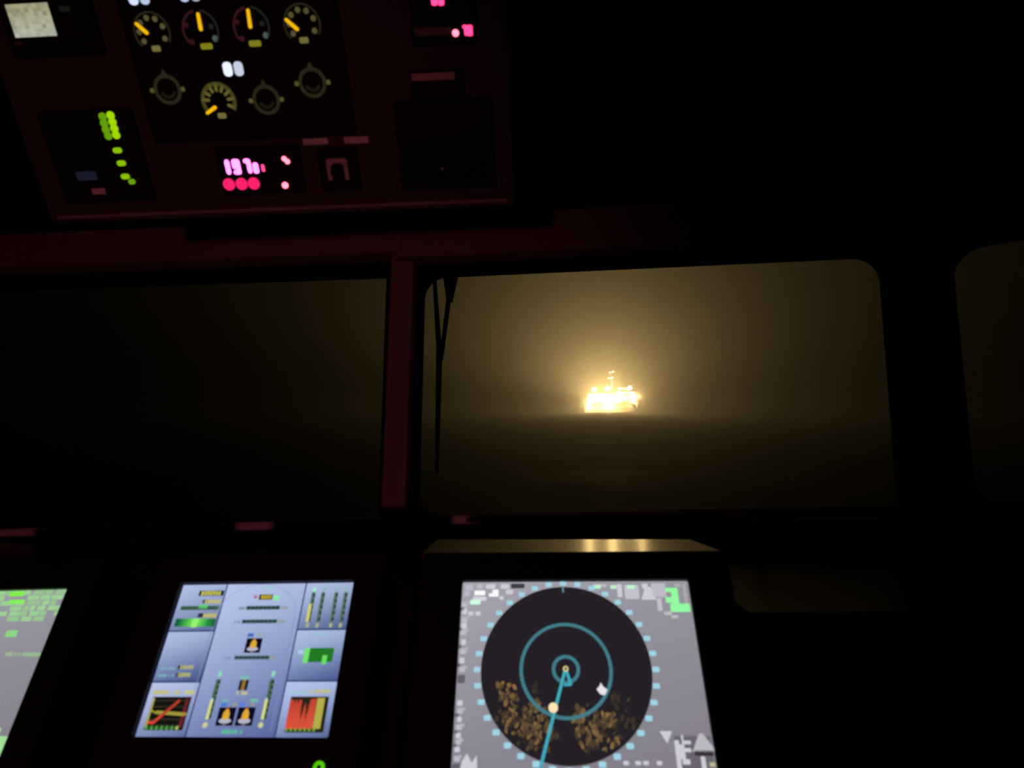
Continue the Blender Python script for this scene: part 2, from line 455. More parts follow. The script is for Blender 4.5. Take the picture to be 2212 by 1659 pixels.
uL = WINC.uv(862, 800)[0]; uR = WINC.uv(2000, 560)[0]
g = 0.012
ch = uvrect(WINC, (909, 587), (1944, 930))
vbot = WINC.uv(1100, 1122)[1]; vtop = WINC.uv(1400, 568)[1]
hole_c = (ch[0] - g, vbot, WINC.uv(1915, 600)[0] + g, vtop + g)
front_wall(WINC, 'centre', 2, uL, uR, hole_c, 0.085, 'rounded bridge window looking out at the glowing fog')
lr = WINL.uv(833, 700)[0]; lt = WINL.uv(700, 595)[1]; lb = WINL.uv(600, 1135)[1]
front_wall(WINL, 'left', 1, -2.75, 0.0, (lr - 1.62, lb, lr + g, lt + g), 0.03, 'dim bridge window beside the red-lit window post')
rl = WINR.uv(2062, 600)[0]; rt = WINR.uv(2150, 516)[1]; rb = WINR.uv(2150, 1110)[1]
front_wall(WINR, 'right', 3, 0.0, 1.75, (rl - g, rb, rl + 0.95, rt + g), 0.10, 'dark bridge window at the edge of view beyond the pillar')

# window post between the left and centre windows, pillar on the right
def post(name, px0, px1, y0, y1, P, depth, mat, bev):
    a = uvrect(P, (px0[0], y0), (px0[1], y0), depth); b = uvrect(P, (px1[0], y1), (px1[1], y1), depth)
    vt = P.uv(px0[0], y0, depth)[1]; vb = P.uv(px1[0], y1, depth)[1]
    mb = MB()
    f = [(b[0], vb), (b[2], vb), (a[2], vt), (a[0], vt)]
    mb.prism(f, 0.001, depth)
    return struct(mb.build(name, mat, None, P.mat(), bevel=bev))
post('trim_1', (845, 894), (822, 873), 548, 1112, WINC, 0.05, M_POST, 0.006)
post('trim_2', (1962, 2042), (1990, 2075), 520, 1110, WINC, 0.03, M_POST, 0.01)

# header beams above the windows, one length per wall facet
def beam(name, P, u0, u1, pa, pb, depth):
    v0 = P.uv(*pa, depth)[1]; v1 = P.uv(*pb, depth)[1]
    mb = MB(); mb.box(u0, v0, 0.001, u1, v1, depth)
    return struct(mb.build(name, M_BEAM, None, P.mat(), bevel=0.008))
beam('trim_3', WINL, -2.7, 0.035, (420, 561), (420, 487), 0.10)
beam('trim_4', WINC, uL - 0.005, uR + 0.04, (1400, 529), (1400, 440), 0.09)
beam('trim_5', WINR, 0.05, 1.7, (2150, 480), (2150, 410), 0.08)

# bolts on the upper edge of the centre window frame
def window_bolts():
    win = bpy.data.objects['window_2']
    for px, py in ((1236, 577), (1577, 561)):
        u, v = WINC.uv(px, py, -0.08)
        mb = MB(); mb.disc(0, 0, 0.008, -0.09, -0.06, n=10); o = mb.build('bolt', M_RUBBER, win); o.location = (u, v, 0)
window_bolts()

# wiper outside the centre window
def wiper():
    h = -0.11
    o0 = WINC.uv(975, 588, h)
    root = thing('window_wiper', 'black wiper hanging outside the rounded centre window', 'wiper', WINC.mat(o0[0], o0[1], h))
    def L(px, py):
        u, v = WINC.uv(px, py, h); return (u - o0[0], v - o0[1])
    m = MB(); m.prism([L(966, 645), L(974, 652), L(988, 588), L(990, 560), L(952, 560), L(958, 592)], -0.02, 0.015); m.build('wiper_hub', M_WIPER, root)
    m = MB(); m.bar(L(970, 640), L(953, 775), 0.015, -0.006, 0.006, w2=0.011); m.build('wiper_arm', M_WIPER, root)
    m = MB(); m.bar(L(938, 590), L(949, 760), 0.011, -0.004, 0.006, w2=0.018); m.bar(L(949, 760), L(944, 1018), 0.020, -0.004, 0.006, w2=0.010); m.build('wiper_blade', M_WIPER, root)
wiper()

# ------------------------------------------------------------------ dash ledge, handrail, consoles
DASH_Z = (EYE + ray((1300, 1172)) * (2.13 / FPX)).z
def dash():
    def edge(P, u): p = P.O + P.U * u; t = (DASH_Z - p.z) / P.V.z; return p + P.V * t
    A = edge(WINL, -2.7); B = edge(WINC, uL); C = edge(WINC, uR); D = edge(WINR, 1.6)
    mb = MB()
    far = [(p.x, p.y + 0.0) for p in (A, B, C, D)]
    near = [(A.x, 1.50), (B.x, 1.46), (C.x, 1.42), (D.x, 1.15)]
    for i in range(3):
        q = [near[i], near[i + 1], far[i + 1], far[i]]
        zt = [DASH_Z] * 4
        top = [(p[0], p[1], z) for p, z in zip(q, zt)]; bot = [(p[0], p[1], z - 0.03) for p, z in zip(q, zt)]
        mb.face(top); mb.face(list(reversed(bot)))
        for k in range(4): j = (k + 1) % 4; mb.face([bot[k], bot[j], top[j], top[k]])
    struct(mb.build('window_ledge', M_DASH), 'dark glossy ledge below the bridge windows')
    # upstand between ledge and glass
dash()

def handrail():
    root = thing('handrail', 'grey metal handrail running below the bridge windows', 'handrail')
    pts = [WINL.hit(-420, 1164, 0.10), WINL.hit(0, 1151, 0.10), WINL.hit(780, 1130, 0.10), WINC.hit(930, 1124, 0.10), WINC.hit(1390, 1113, 0.10), WINC.hit(1940, 1104, 0.10), WINR.hit(2130, 1100, 0.1), WINR.hit(2400, 1090, 0.1)]
    r = MB(); r.tube(pts, 0.014, 12); r.build('rail', M_RAIL, root)
    for P, px, py in ((WINL, 280, 1143), (WINC, 1640, 1108), (WINL, 826, 1129), (WINR, 2300, 1094)):
        p = P.hit(px, py, 0.10)
        s = MB(); s.tube([p, Vector((p.x, p.y, DASH_Z + 0.0))], 0.010, 10); s.tube([Vector((p.x, p.y, DASH_Z + 0.0)), Vector((p.x, p.y, DASH_Z + 0.008))], 0.022, 10)
        s.build('stanchion', M_RAIL, root)
handrail()

GREY_S = (150, 148, 158)
def monitor(P, w, h, bez, label, group, name='monitor', skirt=0.05):
    """monitor: bezel with chin, flat screen; local origin at the screen's upper left corner"""
    root = thing(name, label, 'monitor', P.mat(), group)
    bt, bs, bb = bez
    hole = rrect(0, -h, w, 0, 0.002, 1)
    f = frame_mesh((-bs, -h - bb, w + bs, bt), hole, -0.05, 0.010)
    f.build('bezel', M_BEZEL, root)
    b = MB(); b.rect(-bs + 0.012, -h - bb + 0.012, w + bs - 0.012, bt - 0.012, -0.12, -0.05); b.build('rear_housing', M_BLACK, root)
    return root

def screen_part(root, w, h, quads):
    s = MB()
    for (x0, y0, x1, y1, cols) in quads: s.face([(x0, y0, 0), (x1, y0, 0), (x1, y1, 0), (x0, y1, 0)], cols)
    return s.build('screen', PIX, root)

def textrow(mb, x0, y0, x1, y1, col, z, char=None, fill=0.8):
    """illegible row of display characters"""
    x0, x1 = min(x0, x1), max(x0, x1); y0, y1 = min(y0, y1), max(y0, y1)
    hgt = y1 - y0; cw = char or hgt * 0.62; x = x0
    while x < x1 - cw * 0.5:
        k = random.random()
        if k < 0.93:
            a = hgt * random.uniform(0, 0.12); b = hgt * random.uniform(0, 0.12)
            mb.rect(x + cw * (1 - fill) / 2, y0 + a, min(x1, x + cw * (1 + fill) / 2), y1 - b, z, z, col)
        x += cw
    return mb

# ---- middle monitor: engine and thruster page
def mid_monitor():
    P = MIDS; w = 0.0; w, h = 0.3156, 0.2454
    root = monitor(P, w, h, (0.05, 0.05, 0.075), 'middle console monitor showing a pale blue engine status page', 'console monitors')
    bg_ = lin((44, 56, 104))
    scr = screen_part(root, w, h, [(0, -h, w, 0, bg_)])
    def C(X, Y):                                  # crop coordinates of the page as studied
        return P.uv(270 + X / 4.147, 1230 + Y / 4.147)
    def R(mb, X0, Y0, X1, Y1, col, z): a = C(X0, Y0); b = C(X1, Y1); mb.rect(a[0], a[1], b[0], b[1], z, z, lin(col))
    def T(mb, X0, Y0, X1, Y1, col, z, ch=None): a = C(X0, Y0); b = C(X1, Y1); textrow(mb, a[0], a[1], b[0], b[1], lin(col), z, ch)
    s1, s2 = 0.263 * w, 0.722 * w
    r1 = C(700, 552)[1]; r2 = C(500, 1008)[1]
    q1 = C(1780, 538)[1]; q2 = C(1700, 1000)[1]
    def tile(x0, y0, x1, y1, tl, br):
        e = 0.0012; mb = MB()
        x0 += e; x1 -= e; y0 += e; y1 -= e
        md = tuple((a + b) / 2 for a, b in zip(tl, br))
        c = [lin(md), lin(br), lin(tuple(0.6 * a + 0.4 * b for a, b in zip(tl, br))), lin(tl)]
        n = 6
        for i in range(n):
            for j in range(n):
                def cc(u, v):
                    t = min(1, max(0, 0.25 * u + 0.75 * v)); t = t ** 1.5
                    return lin(tuple(a * (1 - t) + b * t for a, b in zip(tl, br)))
                U0, U1, V0, V1 = i / n, (i + 1) / n, j / n, (j + 1) / n
                X = lambda u: x0 + (x1 - x0) * u
                Y = lambda v: y1 + (y0 - y1) * v
                mb.face([(X(U0), Y(V1), 0.0002), (X(U1), Y(V1), 0.0002), (X(U1), Y(V0), 0.0002), (X(U0), Y(V0), 0.0002)], [cc(U0, V1), cc(U1, V1), cc(U1, V0), cc(U0, V0)])
        mb.build('page_tile', PIX, scr)
    hi, lo = (176, 190, 226), (66, 80, 132)
    tile(0, r1, s1, 0, hi, (92, 104, 150)); tile(0, r2, s1, r1, (174, 190, 226), lo); tile(0, -h, s1, r2, (184, 196, 232), (96, 110, 160))
    tile(s1, -h, s2, 0, (182, 196, 232), (88, 102, 158))
    tile(s2, q1, w, 0, (176, 192, 226), (78, 92, 140)); tile(s2, q2, w, q1, (174, 190, 226), (72, 88, 142)); tile(s2, -h, w, q2, (180, 196, 236), (86, 104, 152))
    Z = 0.0004; Z2 = 0.0006; Z3 = 0.0008
    blk = (28, 28, 38); yel = (196, 190, 96); grn = (126, 214, 168)
    # upper left read-outs
    m = MB()
    R(m, 672, 192, 880, 236, blk, Z); T(m, 690, 194, 862, 234, yel, Z2)
    R(m, 700, 272, 740, 304, (70, 76, 100), Z); T(m, 722, 272, 856, 306, yel, Z2)
    R(m, 505, 330, 838, 362, (72, 112, 92), Z); T(m, 510, 332, 830, 360, (50, 86, 70), Z2); R(m, 668, 318, 736, 350, (96, 210, 116), Z2)
    R(m, 660, 394, 716, 430, (44, 46, 72), Z); T(m, 705, 394, 816, 434, yel, Z2)
    m.build('readout', PIX, scr)
    m = MB(); n = 12
    for i in range(n):
        t = (i + 0.5) / n; k = 1 - abs(t - 0.5) * 2; k = k ** 0.8
        R(m, 460 + 340 * i / n, 442, 460 + 340 * (i + 1) / n, 512, (20 + 130 * k * k, 78 + 165 * k, 48 + 50 * k), Z)
    R(m, 612, 442, 640, 520, (150, 242, 110), Z2)
    m.build('level_band', PIX, scr)
    m = MB(); R(m, 480, 862, 516, 892, blk, Z); T(m, 500, 858, 608, 896, (178, 178, 110), Z2); R(m, 466, 930, 500, 962, blk, Z); T(m, 482, 926, 590, 966, (178, 178, 110), Z2)
    T(m, 320, 876, 450, 900, (124, 178, 190), Z); T(m, 300, 938, 440, 966, (124, 178, 190), Z); m.build('readout', PIX, scr)
    # lower left chart
    m = MB(); T(m, 262, 1080, 385, 1124, yel, Z); T(m, 425, 1080, 482, 1124, (186, 190, 120), Z); T(m, 540, 1080, 622, 1122, (206, 204, 100), Z); m.build('readout', PIX, scr)
    m = MB(); a = C(165, 1440); b = C(600, 1142); m.rect(a[0], a[1], b[0], b[1], Z, Z, lin((20, 20, 16)))
    for k in range(5): Y = 1175 + 56 * k; c0 = C(250 - 16 * k, Y); m.rect(a[0] + .004, c0[1] - .0012, b[0] - .004, c0[1] + .0012, Z2, Z2, lin((46, 46, 34)))
    m.rect(a[0] + .0005, a[1] + .004, a[0] + .0035, b[1] - .002, Z2, Z2, lin((176, 172, 78)))
    m.rect(b[0] - .0085, a[1] + .004, b[0] - .003, b[1] - .003, Z2, Z2, lin((116, 32, 42)))
    m.bar(C(236, 1262), C(285, 1292), 0.0022, Z2, Z2, lin((172, 158, 50))); m.bar(C(285, 1282), C(540, 1298), 0.0050, Z2, Z2, lin((172, 160, 58)))
    m.bar(C(215, 1372), C(258, 1372), 0.0046, Z3, Z3, lin((216, 76, 44))); m.bar(C(258, 1370), C(330, 1310), 0.005, Z3, Z3, lin((206, 66, 50))); m.bar(C(330, 1310), C(485, 1180), 0.0046, Z3, Z3, lin((186, 58, 40)))
    for k in range(7): t = k / 6.0; m.disc(a[0] + .004 + (b[0] - a[0] - .014) * t, a[1] + .0032, 0.0030, Z3, Z3, lin((76, 152, 66) if k < 6 else (160, 180, 80)), 10)
    m.build('trend_chart', PIX, scr)
    # centre: hull outline, bars, propeller symbols
    m = MB(); c0 = C(1230, 160); half = 0.071
    pts = []
    for i in range(25):
        t = math.pi * i / 24; pts.append((c0[0] + half * math.cos(t), C(1230, 420)[1] + 0.056 * math.sin(t)))
    for p, q in zip(pts, pts[1:]): m.bar(p, q, 0.0012, Z, Z, lin((146, 162, 206)), cap=2)
    for sx in (-1, 1): m.bar((c0[0] + sx * half, C(1230, 420)[1]), (c0[0] + sx * half, -h + 0.01), 0.0012, Z, Z, lin((128, 144, 192)), cap=2)
    m.build('hull_outline', PIX, scr)
    m = MB(); T(m, 1240, 150, 1330, 178, (150, 204, 210), Z2); R(m, 1208, 226, 1316, 272, (52, 46, 30), Z); T(m, 1224, 228, 1306, 268, (190, 168, 44), Z2)
    R(m, 1332, 236, 1380, 276, (140, 234, 168), Z2); R(m, 1160, 232, 1182, 262, (176, 116, 140), Z2); m.build('readout', PIX, scr)
    for (X0, X1, Y, L0, L1) in ((1092, 1385, 346, 1025, 1458), (1052, 1360, 468, 984, 1432), (985, 1290, 792, 895, 1352)):
        m = MB(); R(m, X0, Y - 17, X1, Y + 14, (62, 96, 92), Z)
        for k in range(8): xx = X0 + (X1 - X0) * (k + 0.25) / 8; R(m, xx, Y - 14, xx + (X1 - X0) / 16, Y + 6, (34, 50, 58), Z2)
        T(m, L0, Y - 8, L0 + 46, Y + 16, (108, 128, 150), Z2); T(m, L1 - 56, Y - 14, L1, Y + 12, (150, 150, 134), Z2); m.build('thrust_bar', PIX, scr)
    def prop(X, Y, wd, ht, big=True):
        m = MB(); a = C(X, Y); W_, H_ = wd, ht
        m.rect(a[0] - W_ / 2, a[1] - H_ / 2, a[0] + W_ / 2, a[1] + H_ / 2, Z, Z, lin((14, 12, 32)))
        if big:
            m.disc(a[0], a[1] - H_ * 0.24, W_ * 0.36, Z2, Z2, lin((178, 180, 200)), 16, H_ * 0.15)
            m.rect(a[0] - W_ * .09, a[1] - H_ * .5, a[0] + W_ * .09, a[1] - H_ * .36, Z2, Z2, lin((110, 104, 112)))
            m.prism([(a[0] - W_ * .2, a[1] - H_ * .16), (a[0] + W_ * .2, a[1] - H_ * .16), (a[0] + W_ * .19, a[1] + H_ * .18), (a[0] + W_ * .06, a[1] + H_ * .42), (a[0] - W_ * .06, a[1] + H_ * .42), (a[0] - W_ * .19, a[1] + H_ * .18)], Z3, Z3, lin((222, 168, 54)))
            m.rect(a[0] - W_ * .1, a[1] + H_ * .40, a[0] + W_ * .1, a[1] + H_ * .47, Z3, Z3, lin((168, 50, 34)))
        else:
            m.rect(a[0] - W_ * .2, a[1] - H_ * .5, a[0] + W_ * .2, a[1] + H_ * .5, Z2, Z2, lin((150, 112, 48)))
        m.build('thruster_symbol', PIX, scr)
    prop(1150, 682, 0.0275, 0.0235); prop(1062, 1036, 0.0150, 0.0155, False); prop(905, 1318, 0.0282, 0.0265); prop(1078, 1318, 0.0282, 0.0265)
    m = MB(); R(m, 1104, 572, 1150, 606, (70, 112, 190), Z2); T(m, 1200, 574, 1246, 606, (150, 158, 144), Z2)
    T(m, 1042, 956, 1112, 986, (116, 196, 174), Z2); T(m, 1004, 1090, 1092, 1128, (196, 194, 134), Z2)
    T(m, 872, 1160, 926, 1188, (112, 184, 176), Z2); R(m, 866, 1194, 912, 1228, (80, 124, 210), Z2); R(m, 1030, 1192, 1070, 1228, (92, 124, 220), Z2); T(m, 1128, 1158, 1188, 1190, (116, 196, 160), Z2)
    T(m, 972, 1196, 1004, 1228, (160, 160, 120), Z2); T(m, 1134, 1196, 1164, 1226, (160, 160, 120), Z2)
    T(m, 868, 1436, 1052, 1476, (98, 186, 150), Z2); m.build('readout', PIX, scr)
    for (X0, Y0, X1, Y1) in ((842, 985, 745, 1345), (1322, 985, 1242, 1345)):
        m = MB(); a = C(X0, Y0); b = C(X1, Y1); xc = 0.5 * (a[0] + b[0]); ww = 0.0075
        m.rect(xc - ww * .5, b[1], xc + ww * .5, a[1], Z, Z, lin((74, 104, 78)))
        for k in range(7): yy = b[1] + (a[1] - b[1]) * (k + 0.3) / 7; m.rect(xc + ww * .05, yy, xc + ww * .5, yy + (a[1] - b[1]) / 13, Z2, Z2, lin((20, 30, 34)))
        m.rect(xc - ww * .62, b[1], xc + ww * .02, b[1] + (a[1] - b[1]) * 0.48, Z3, Z3, lin((216, 218, 134)))
        m.rect(xc - ww * .62, b[1] + (a[1] - b[1]) * 0.48, xc + ww * .02, b[1] + (a[1] - b[1]) * 0.52, Z3, Z3, lin((186, 206, 224)))
        m.rect(xc - ww * .42, a[1] + 0.004, xc + ww * .35, a[1] + 0.0125, Z2, Z2, lin((136, 218, 176)))
        m.disc(xc - ww * .35, b[1] - 0.008, 0.0042, Z2, Z2, lin((206, 206, 142)), 12); m.build('level_bar', PIX, scr)
    # upper right: four bars
    for i, (X0, X1) in enumerate(((1695, 1640), (1785, 1722), (1900, 1845), (1982, 1935))):
        m = MB(); a = C(X0, 205); b = C(X1, 472); xc = 0.5 * (a[0] + b[0]); ww = 0.0066
        m.rect(xc - ww * .5, b[1], xc + ww * .5, a[1], Z, Z, lin((86, 112, 92)))
        for k in range(5): yy = b[1] + (a[1] - b[1]) * (k + 0.25) / 5; m.rect(xc + ww * .0, yy, xc + ww * .5, yy + (a[1] - b[1]) / 10, Z2, Z2, lin((28, 38, 44)))
        if i == 0: m.rect(xc - ww * .7, b[1], xc + ww * .1, b[1] + (a[1] - b[1]) * 0.6, Z3, Z3, lin((208, 208, 116)))
        m.rect(xc - ww * .35, a[1] + .001, xc + ww * .45, a[1] + .0085, Z2, Z2, lin((160, 238, 196) if i == 0 else (140, 186, 190)))
        m.rect(xc - ww * .4, b[1] - .009, xc + ww * .35, b[1] - .002, Z2, Z2, lin((176, 178, 120))); m.build('level_bar', PIX, scr)
    # middle right: green block
    m = MB(); R(m, 1615, 705, 1855, 830, (34, 120, 36), Z); R(m, 1615, 705, 1636, 838, (116, 226, 112), Z2); a = C(1785, 815); m.rect(a[0] - .004, a[1] - .006, a[0] + .004, a[1] + .008, Z2, Z2, lin((106, 220, 96)))
    R(m, 1556, 724, 1600, 760, (176, 204, 226), Z2); T(m, 1700, 566, 1830, 596, (150, 196, 214), Z2); m.build('tank_block', PIX, scr)
    # lower right: red history chart
    m = MB(); T(m, 1662, 1072, 1846, 1112, (196, 192, 110), Z); T(m, 1480, 1096, 1630, 1116, (146, 206, 206), Z); m.build('readout', PIX, scr)
    m = MB(); a = C(1425, 1460); b = C(1830, 1140); m.rect(a[0], a[1], b[0], b[1], Z, Z, lin((40, 36, 24))); n = 40; xr = b[0] - .0185
    hs = [1, 1, .97, .95, .96, .98, .9, .82, .93, .97, .96, .9, .84, .92, .96, .97, .96, .93, .6, .42, .34, .5, .72, .84, .8, .66, .46, .34, .5, .8, .97, .99, .98, 1, 1, 1, .99, 1, 1, 1]
    for i in range(n):
        x0 = a[0] + (xr - a[0]) * i / n; x1 = a[0] + (xr - a[0]) * (i + 1) / n; top = a[1] + .006 + (b[1] - a[1] - .009) * hs[i]
        m.face([(x0, a[1] + .005, Z2), (x1, a[1] + .005, Z2), (x1, top, Z2), (x0, top, Z2)], [lin((222, 84, 62)), lin((222, 84, 62)), lin((188, 66, 46)), lin((188, 66, 46))])
    m.rect(xr + .0005, a[1] + .005, b[0] - .006, b[1] - .002, Z2, Z2, lin((178, 172, 76)))
    for k in range(7): m.disc(a[0] + .003 + (xr - a[0]) * k / 6.0, a[1] + .0035, 0.0024, Z3, Z3, lin((118, 160, 56)), 8)
    m.build('history_chart', PIX, scr)
    # power button ring on the lower bezel
    u, v = P.uv(694, 1660)
    m = MB(); m.ring(u, v, 0.0035, 0.0085, 0.010, 0.0125, n=20); m.build('power_button', glow('green_ring_light', lin((84, 205, 14))), root)
    m = MB(); m.disc(u, v, 0.0034, 0.010, 0.0115, n=16); m.build('button_cap', M_BLACK, root)
mid_monitor()

# ---- radar monitors
CY = (88, 172, 196); TICK = (158, 212, 228)
def radar_monitor(P, w, h, label, off, bez, full=True):
    root = monitor(P, w, h, bez, label, 'console monitors')
    if off:
        for c in root.children: c.location.x += off
    tl, bl = lin((168, 164, 176)), lin((136, 134, 146)); tr, br = lin((150, 148, 158)), lin((130, 124, 134))
    s = MB(); s.face([(0, -h, 0), (w, -h, 0), (w, 0, 0), (0, 0, 0)], [bl, br, tr, tl]); scr = s.build('screen', PIX, root); scr.location.x = off
    return root, scr

def radar_page():
    P = RADAR; w = P.uv(1485, 1255)[0]; h = w * 0.75
    root, scr = radar_monitor(P, w, h, 'wide console monitor showing a round radar scope with cyan rings', 0, (0.052, 0.074, 0.08))
    # hood plate behind the bezel, falling slightly towards the window
    q0 = root.matrix_world.inverted()
    y0 = P.hit(1240, 1191, 0.0); a3 = []
    for px in (909, 1574):
        A = P.hit(px, 1191, 0.0); A = A + P.V * 0.002 - P.N * 0.012
        a3.append(A)
    back = Vector((0, math.cos(math.radians(6.3)), -math.sin(math.radians(6.3)))) * 0.26
    dn = Vector((0, 0, -0.012))
    m = MB(); q = [a3[0], a3[1], a3[1] + back, a3[0] + back]
    m.face([q0 @ p for p in q]); m.face([q0 @ (p + dn) for p in reversed(q)])
    for i in range(4): j = (i + 1) % 4; m.face([q0 @ (q[i] + dn), q0 @ (q[j] + dn), q0 @ q[j], q0 @ q[i]])
    m.build('hood_plate', M_HOOD, root)
    l = P.uv(1038.5, 1452); r = P.uv(1410, 1462); t = P.uv(1217, 1268)
    R0 = 0.5 * (r[0] - l[0]); cx = 0.5 * (l[0] + r[0]); cy = t[1] - R0
    Z = 0.0003
    m = MB(); n = 72
    for i in range(n):
        t0, t1 = 2 * math.pi * i / n, 2 * math.pi * (i + 1) / n
        m.face([(cx, cy, Z), (cx + R0 * math.cos(t0), cy + R0 * math.sin(t0), Z), (cx + R0 * math.cos(t1), cy + R0 * math.sin(t1), Z)], lin((36, 32, 37)))
    m.build('scope_disc', PIX, scr)
    oc = P.uv(1222.5, 1448)
    cx2, cy2 = oc[0], cy
    # amber sea clutter below the centre
    m = MB(); rnd = random.Random(21)
    def inside(px, py): u, v = P.uv(px, py); return (u - cx) ** 2 + (v - cy) ** 2 < (R0 * 0.965) ** 2
    cl = []
    def blobs(n, x0, y0, x1, y1, dens=1.0, b=1.0):
        for _ in range(int(n * 0.8)):
            px = rnd.uniform(x0, x1); py = rnd.uniform(y0, y1)
            if inside(px, py): cl.append((px, py, b * rnd.uniform(0.55, 1.0), rnd.uniform(0.6, 1.3)))
    blobs(26, 1074, 1476, 1122, 1516); blobs(30, 1090, 1500, 1118, 1556); blobs(40, 1130, 1512, 1180, 1556); blobs(60, 1072, 1556, 1190, 1600); blobs(60, 1060, 1530, 1200, 1640, b=0.65); blobs(22, 1125, 1560, 1165, 1590)
    blobs(20, 1110, 1600, 1160, 1640, b=0.9); blobs(12, 1150, 1475, 1160, 1500, b=0.5); blobs(10, 1185, 1570, 1205, 1600, b=0.7)
    blobs(26, 1236, 1522, 1266, 1560); blobs(50, 1245, 1560, 1292, 1612); blobs(50, 1285, 1540, 1330, 1570); blobs(70, 1250, 1520, 1395, 1625, b=0.6); blobs(26, 1320, 1500, 1362, 1560, b=0.55); blobs(26, 1290, 1590, 1342, 1640, b=0.95); blobs(16, 1255, 1645, 1300, 1656, b=0.8); blobs(10, 1345, 1555, 1395, 1570, b=0.6)
    for i, (px, py, k, sz) in enumerate(cl):
        u, v = P.uv(px, py); a = rnd.uniform(0.5, 2.2); d = 0.0022 * sz
        col = lin((38 + 106 * k * k, 34 + 78 * k * k, 36 + 28 * k * k))
        m.bar((u - d * math.cos(a), v - d * math.sin(a)), (u + d * math.cos(a), v + d * math.sin(a)), 0.0042 * sz, Z + .0001 + 2e-7 * i, Z + .0001 + 2e-7 * i, col, cap=3)
    m.build('sea_clutter', PIX, scr)
    for rr, wd in ((0.525 * R0, 0.0056), (0.145 * R0, 0.0056)):
        m = MB(); m.ring(cx2, cy2, rr - wd / 2, rr + wd / 2, Z + .0003, Z + .0003, lin((66, 124, 136)), n=64); m.build('range_ring', PIX, scr)
    # heading line and vector
    m = MB(); c0 = (cx2 - .0006, cy2 + .002)
    m.bar(c0, P.uv(1165, 1668), 0.0050, Z + .0004, Z + .0004, lin((66, 170, 188))); m.build('heading_line', PIX, scr); m = MB(); m.bar(c0, P.uv(1233, 1478), 0.0050, Z + .0004, Z + .0004, lin((64, 166, 186))); m.bar(P.uv(1220, 1480), P.uv(1233, 1479), 0.004, Z + .0004, Z + .0004, lin((64, 166, 186)))
    m.build('speed_vector', PIX, scr); m = MB()
    a = P.uv(1216, 1267); m.rect(a[0] - .0016, a[1] - .011, a[0] + .0016, a[1], Z + .0004, Z + .0004, lin((84, 134, 152))); m.build('heading_mark', PIX, scr)
    m = MB(); a = P.uv(1222, 1445); m.disc(a[0], a[1], .0046, Z + .0005, Z + .0005, lin((226, 206, 140)), 14); m.disc(a[0], a[1], .0022, Z + .0006, Z + .0006, lin((60, 48, 30)), 10); m.build('own_ship_mark', PIX, scr)
    m = MB(); a = P.uv(1195, 1529); m.disc(a[0], a[1], .0076, Z + .0005, Z + .0005, lin((255, 232, 182)), 18); m.build('target_mark', PIX, scr)
    m = MB(); a = P.uv(1300, 1489)
    m.prism([(a[0] - .0085, a[1]), (a[0] - .003, a[1] - .0075), (a[0] + .004, a[1] - .0095), (a[0] + .009, a[1] - .001), (a[0] + .002, a[1] + .0045), (a[0] - .001, a[1] + .010), (a[0] - .004, a[1] + .004)], Z + .0005, Z + .0005, lin((236, 226, 236))); m.build('target_mark', PIX, scr)
    m = MB()
    for k in range(36):
        t_ = math.radians(90 + 10 * k); rr = R0 * 1.045; x, y = cx2 + rr * 1.0 * math.cos(t_), cy2 + rr * math.sin(t_)
        if y < -h + 0.002 or y > -0.002: y = max(-h + .003, min(-0.006, y))
        m.rect(x - .0056, y - .0042, x + .0056, y + .0042, Z + .0002, Z + .0002, lin(TICK), r=.0018, n=2)
    m.build('bearing_scale', PIX, scr)
    # menus and read-outs round the scope
    W1 = (206, 204, 216); W2 = (190, 186, 200); W3 = (250, 250, 255); DK = (100, 96, 108); GR = (146, 250, 160)
    def B(mb, X0, Y0, X1, Y1, col, z=Z + .0001, r=0.0015): a = P.uv(X0, Y0); b = P.uv(X1, Y1); mb.rect(a[0], a[1], b[0], b[1], z, z, lin(col), r=r, n=2)
    m = MB()
    for q in ((1006, 1263, 1022, 1275, W2), (1030, 1262, 1042, 1272, W2), (1050, 1262, 1070, 1272, W1), (1082, 1262, 1100, 1272, W1), (1003, 1277, 1014, 1288, W2), (1093, 1274, 1108, 1284, W1), (1079, 1288, 1088, 1296, W1), (1022, 1289, 1050, 1298, (216, 212, 226))): B(m, *q)
    B(m, 1104, 1261, 1133, 1271, (66, 62, 74)); B(m, 1025, 1276, 1048, 1286, W3, Z + .0002); B(m, 1056, 1282, 1077, 1289, W3, Z + .0002); B(m, 1064, 1274, 1077, 1283, W3, Z + .0002); B(m, 1016, 1296, 1038, 1306, (204, 255, 224), Z + .0002)
    m.build('menu_readout', PIX, scr)
    m = MB()
    col = [(1003, 1308), (1004, 1322), (1002, 1340), (1003, 1353), (1000, 1367), (1001, 1388), (1000, 1408), (998, 1428), (997, 1447), (994, 1520), (993, 1537), (992, 1555), (991, 1572), (990, 1590), (989, 1604), (988, 1620), (986, 1640)]
    for i, (X, Y) in enumerate(col):
        B(m, X - 6 + (i % 3), Y - 7, X + 7 - (i % 2) * 2, Y + 5, W1 if i % 2 else W2)
        if i % 2 == 0: B(m, X + 2, Y - 9, X + 12, Y - 2, (178, 174, 188))
    B(m, 1012, 1321, 1023, 1330, W1); B(m, 1027, 1321, 1038, 1330, W1)
    for X, Y in ((1004, 1316), (1000, 1360), (998, 1398), (996, 1438), (992, 1546), (990, 1582), (988, 1612)): B(m, X - 9, Y - 5, X - 2, Y + 3, DK)
    B(m, 989, 1458, 1004, 1476, DK); B(m, 977, 1650, 994, 1662, DK)
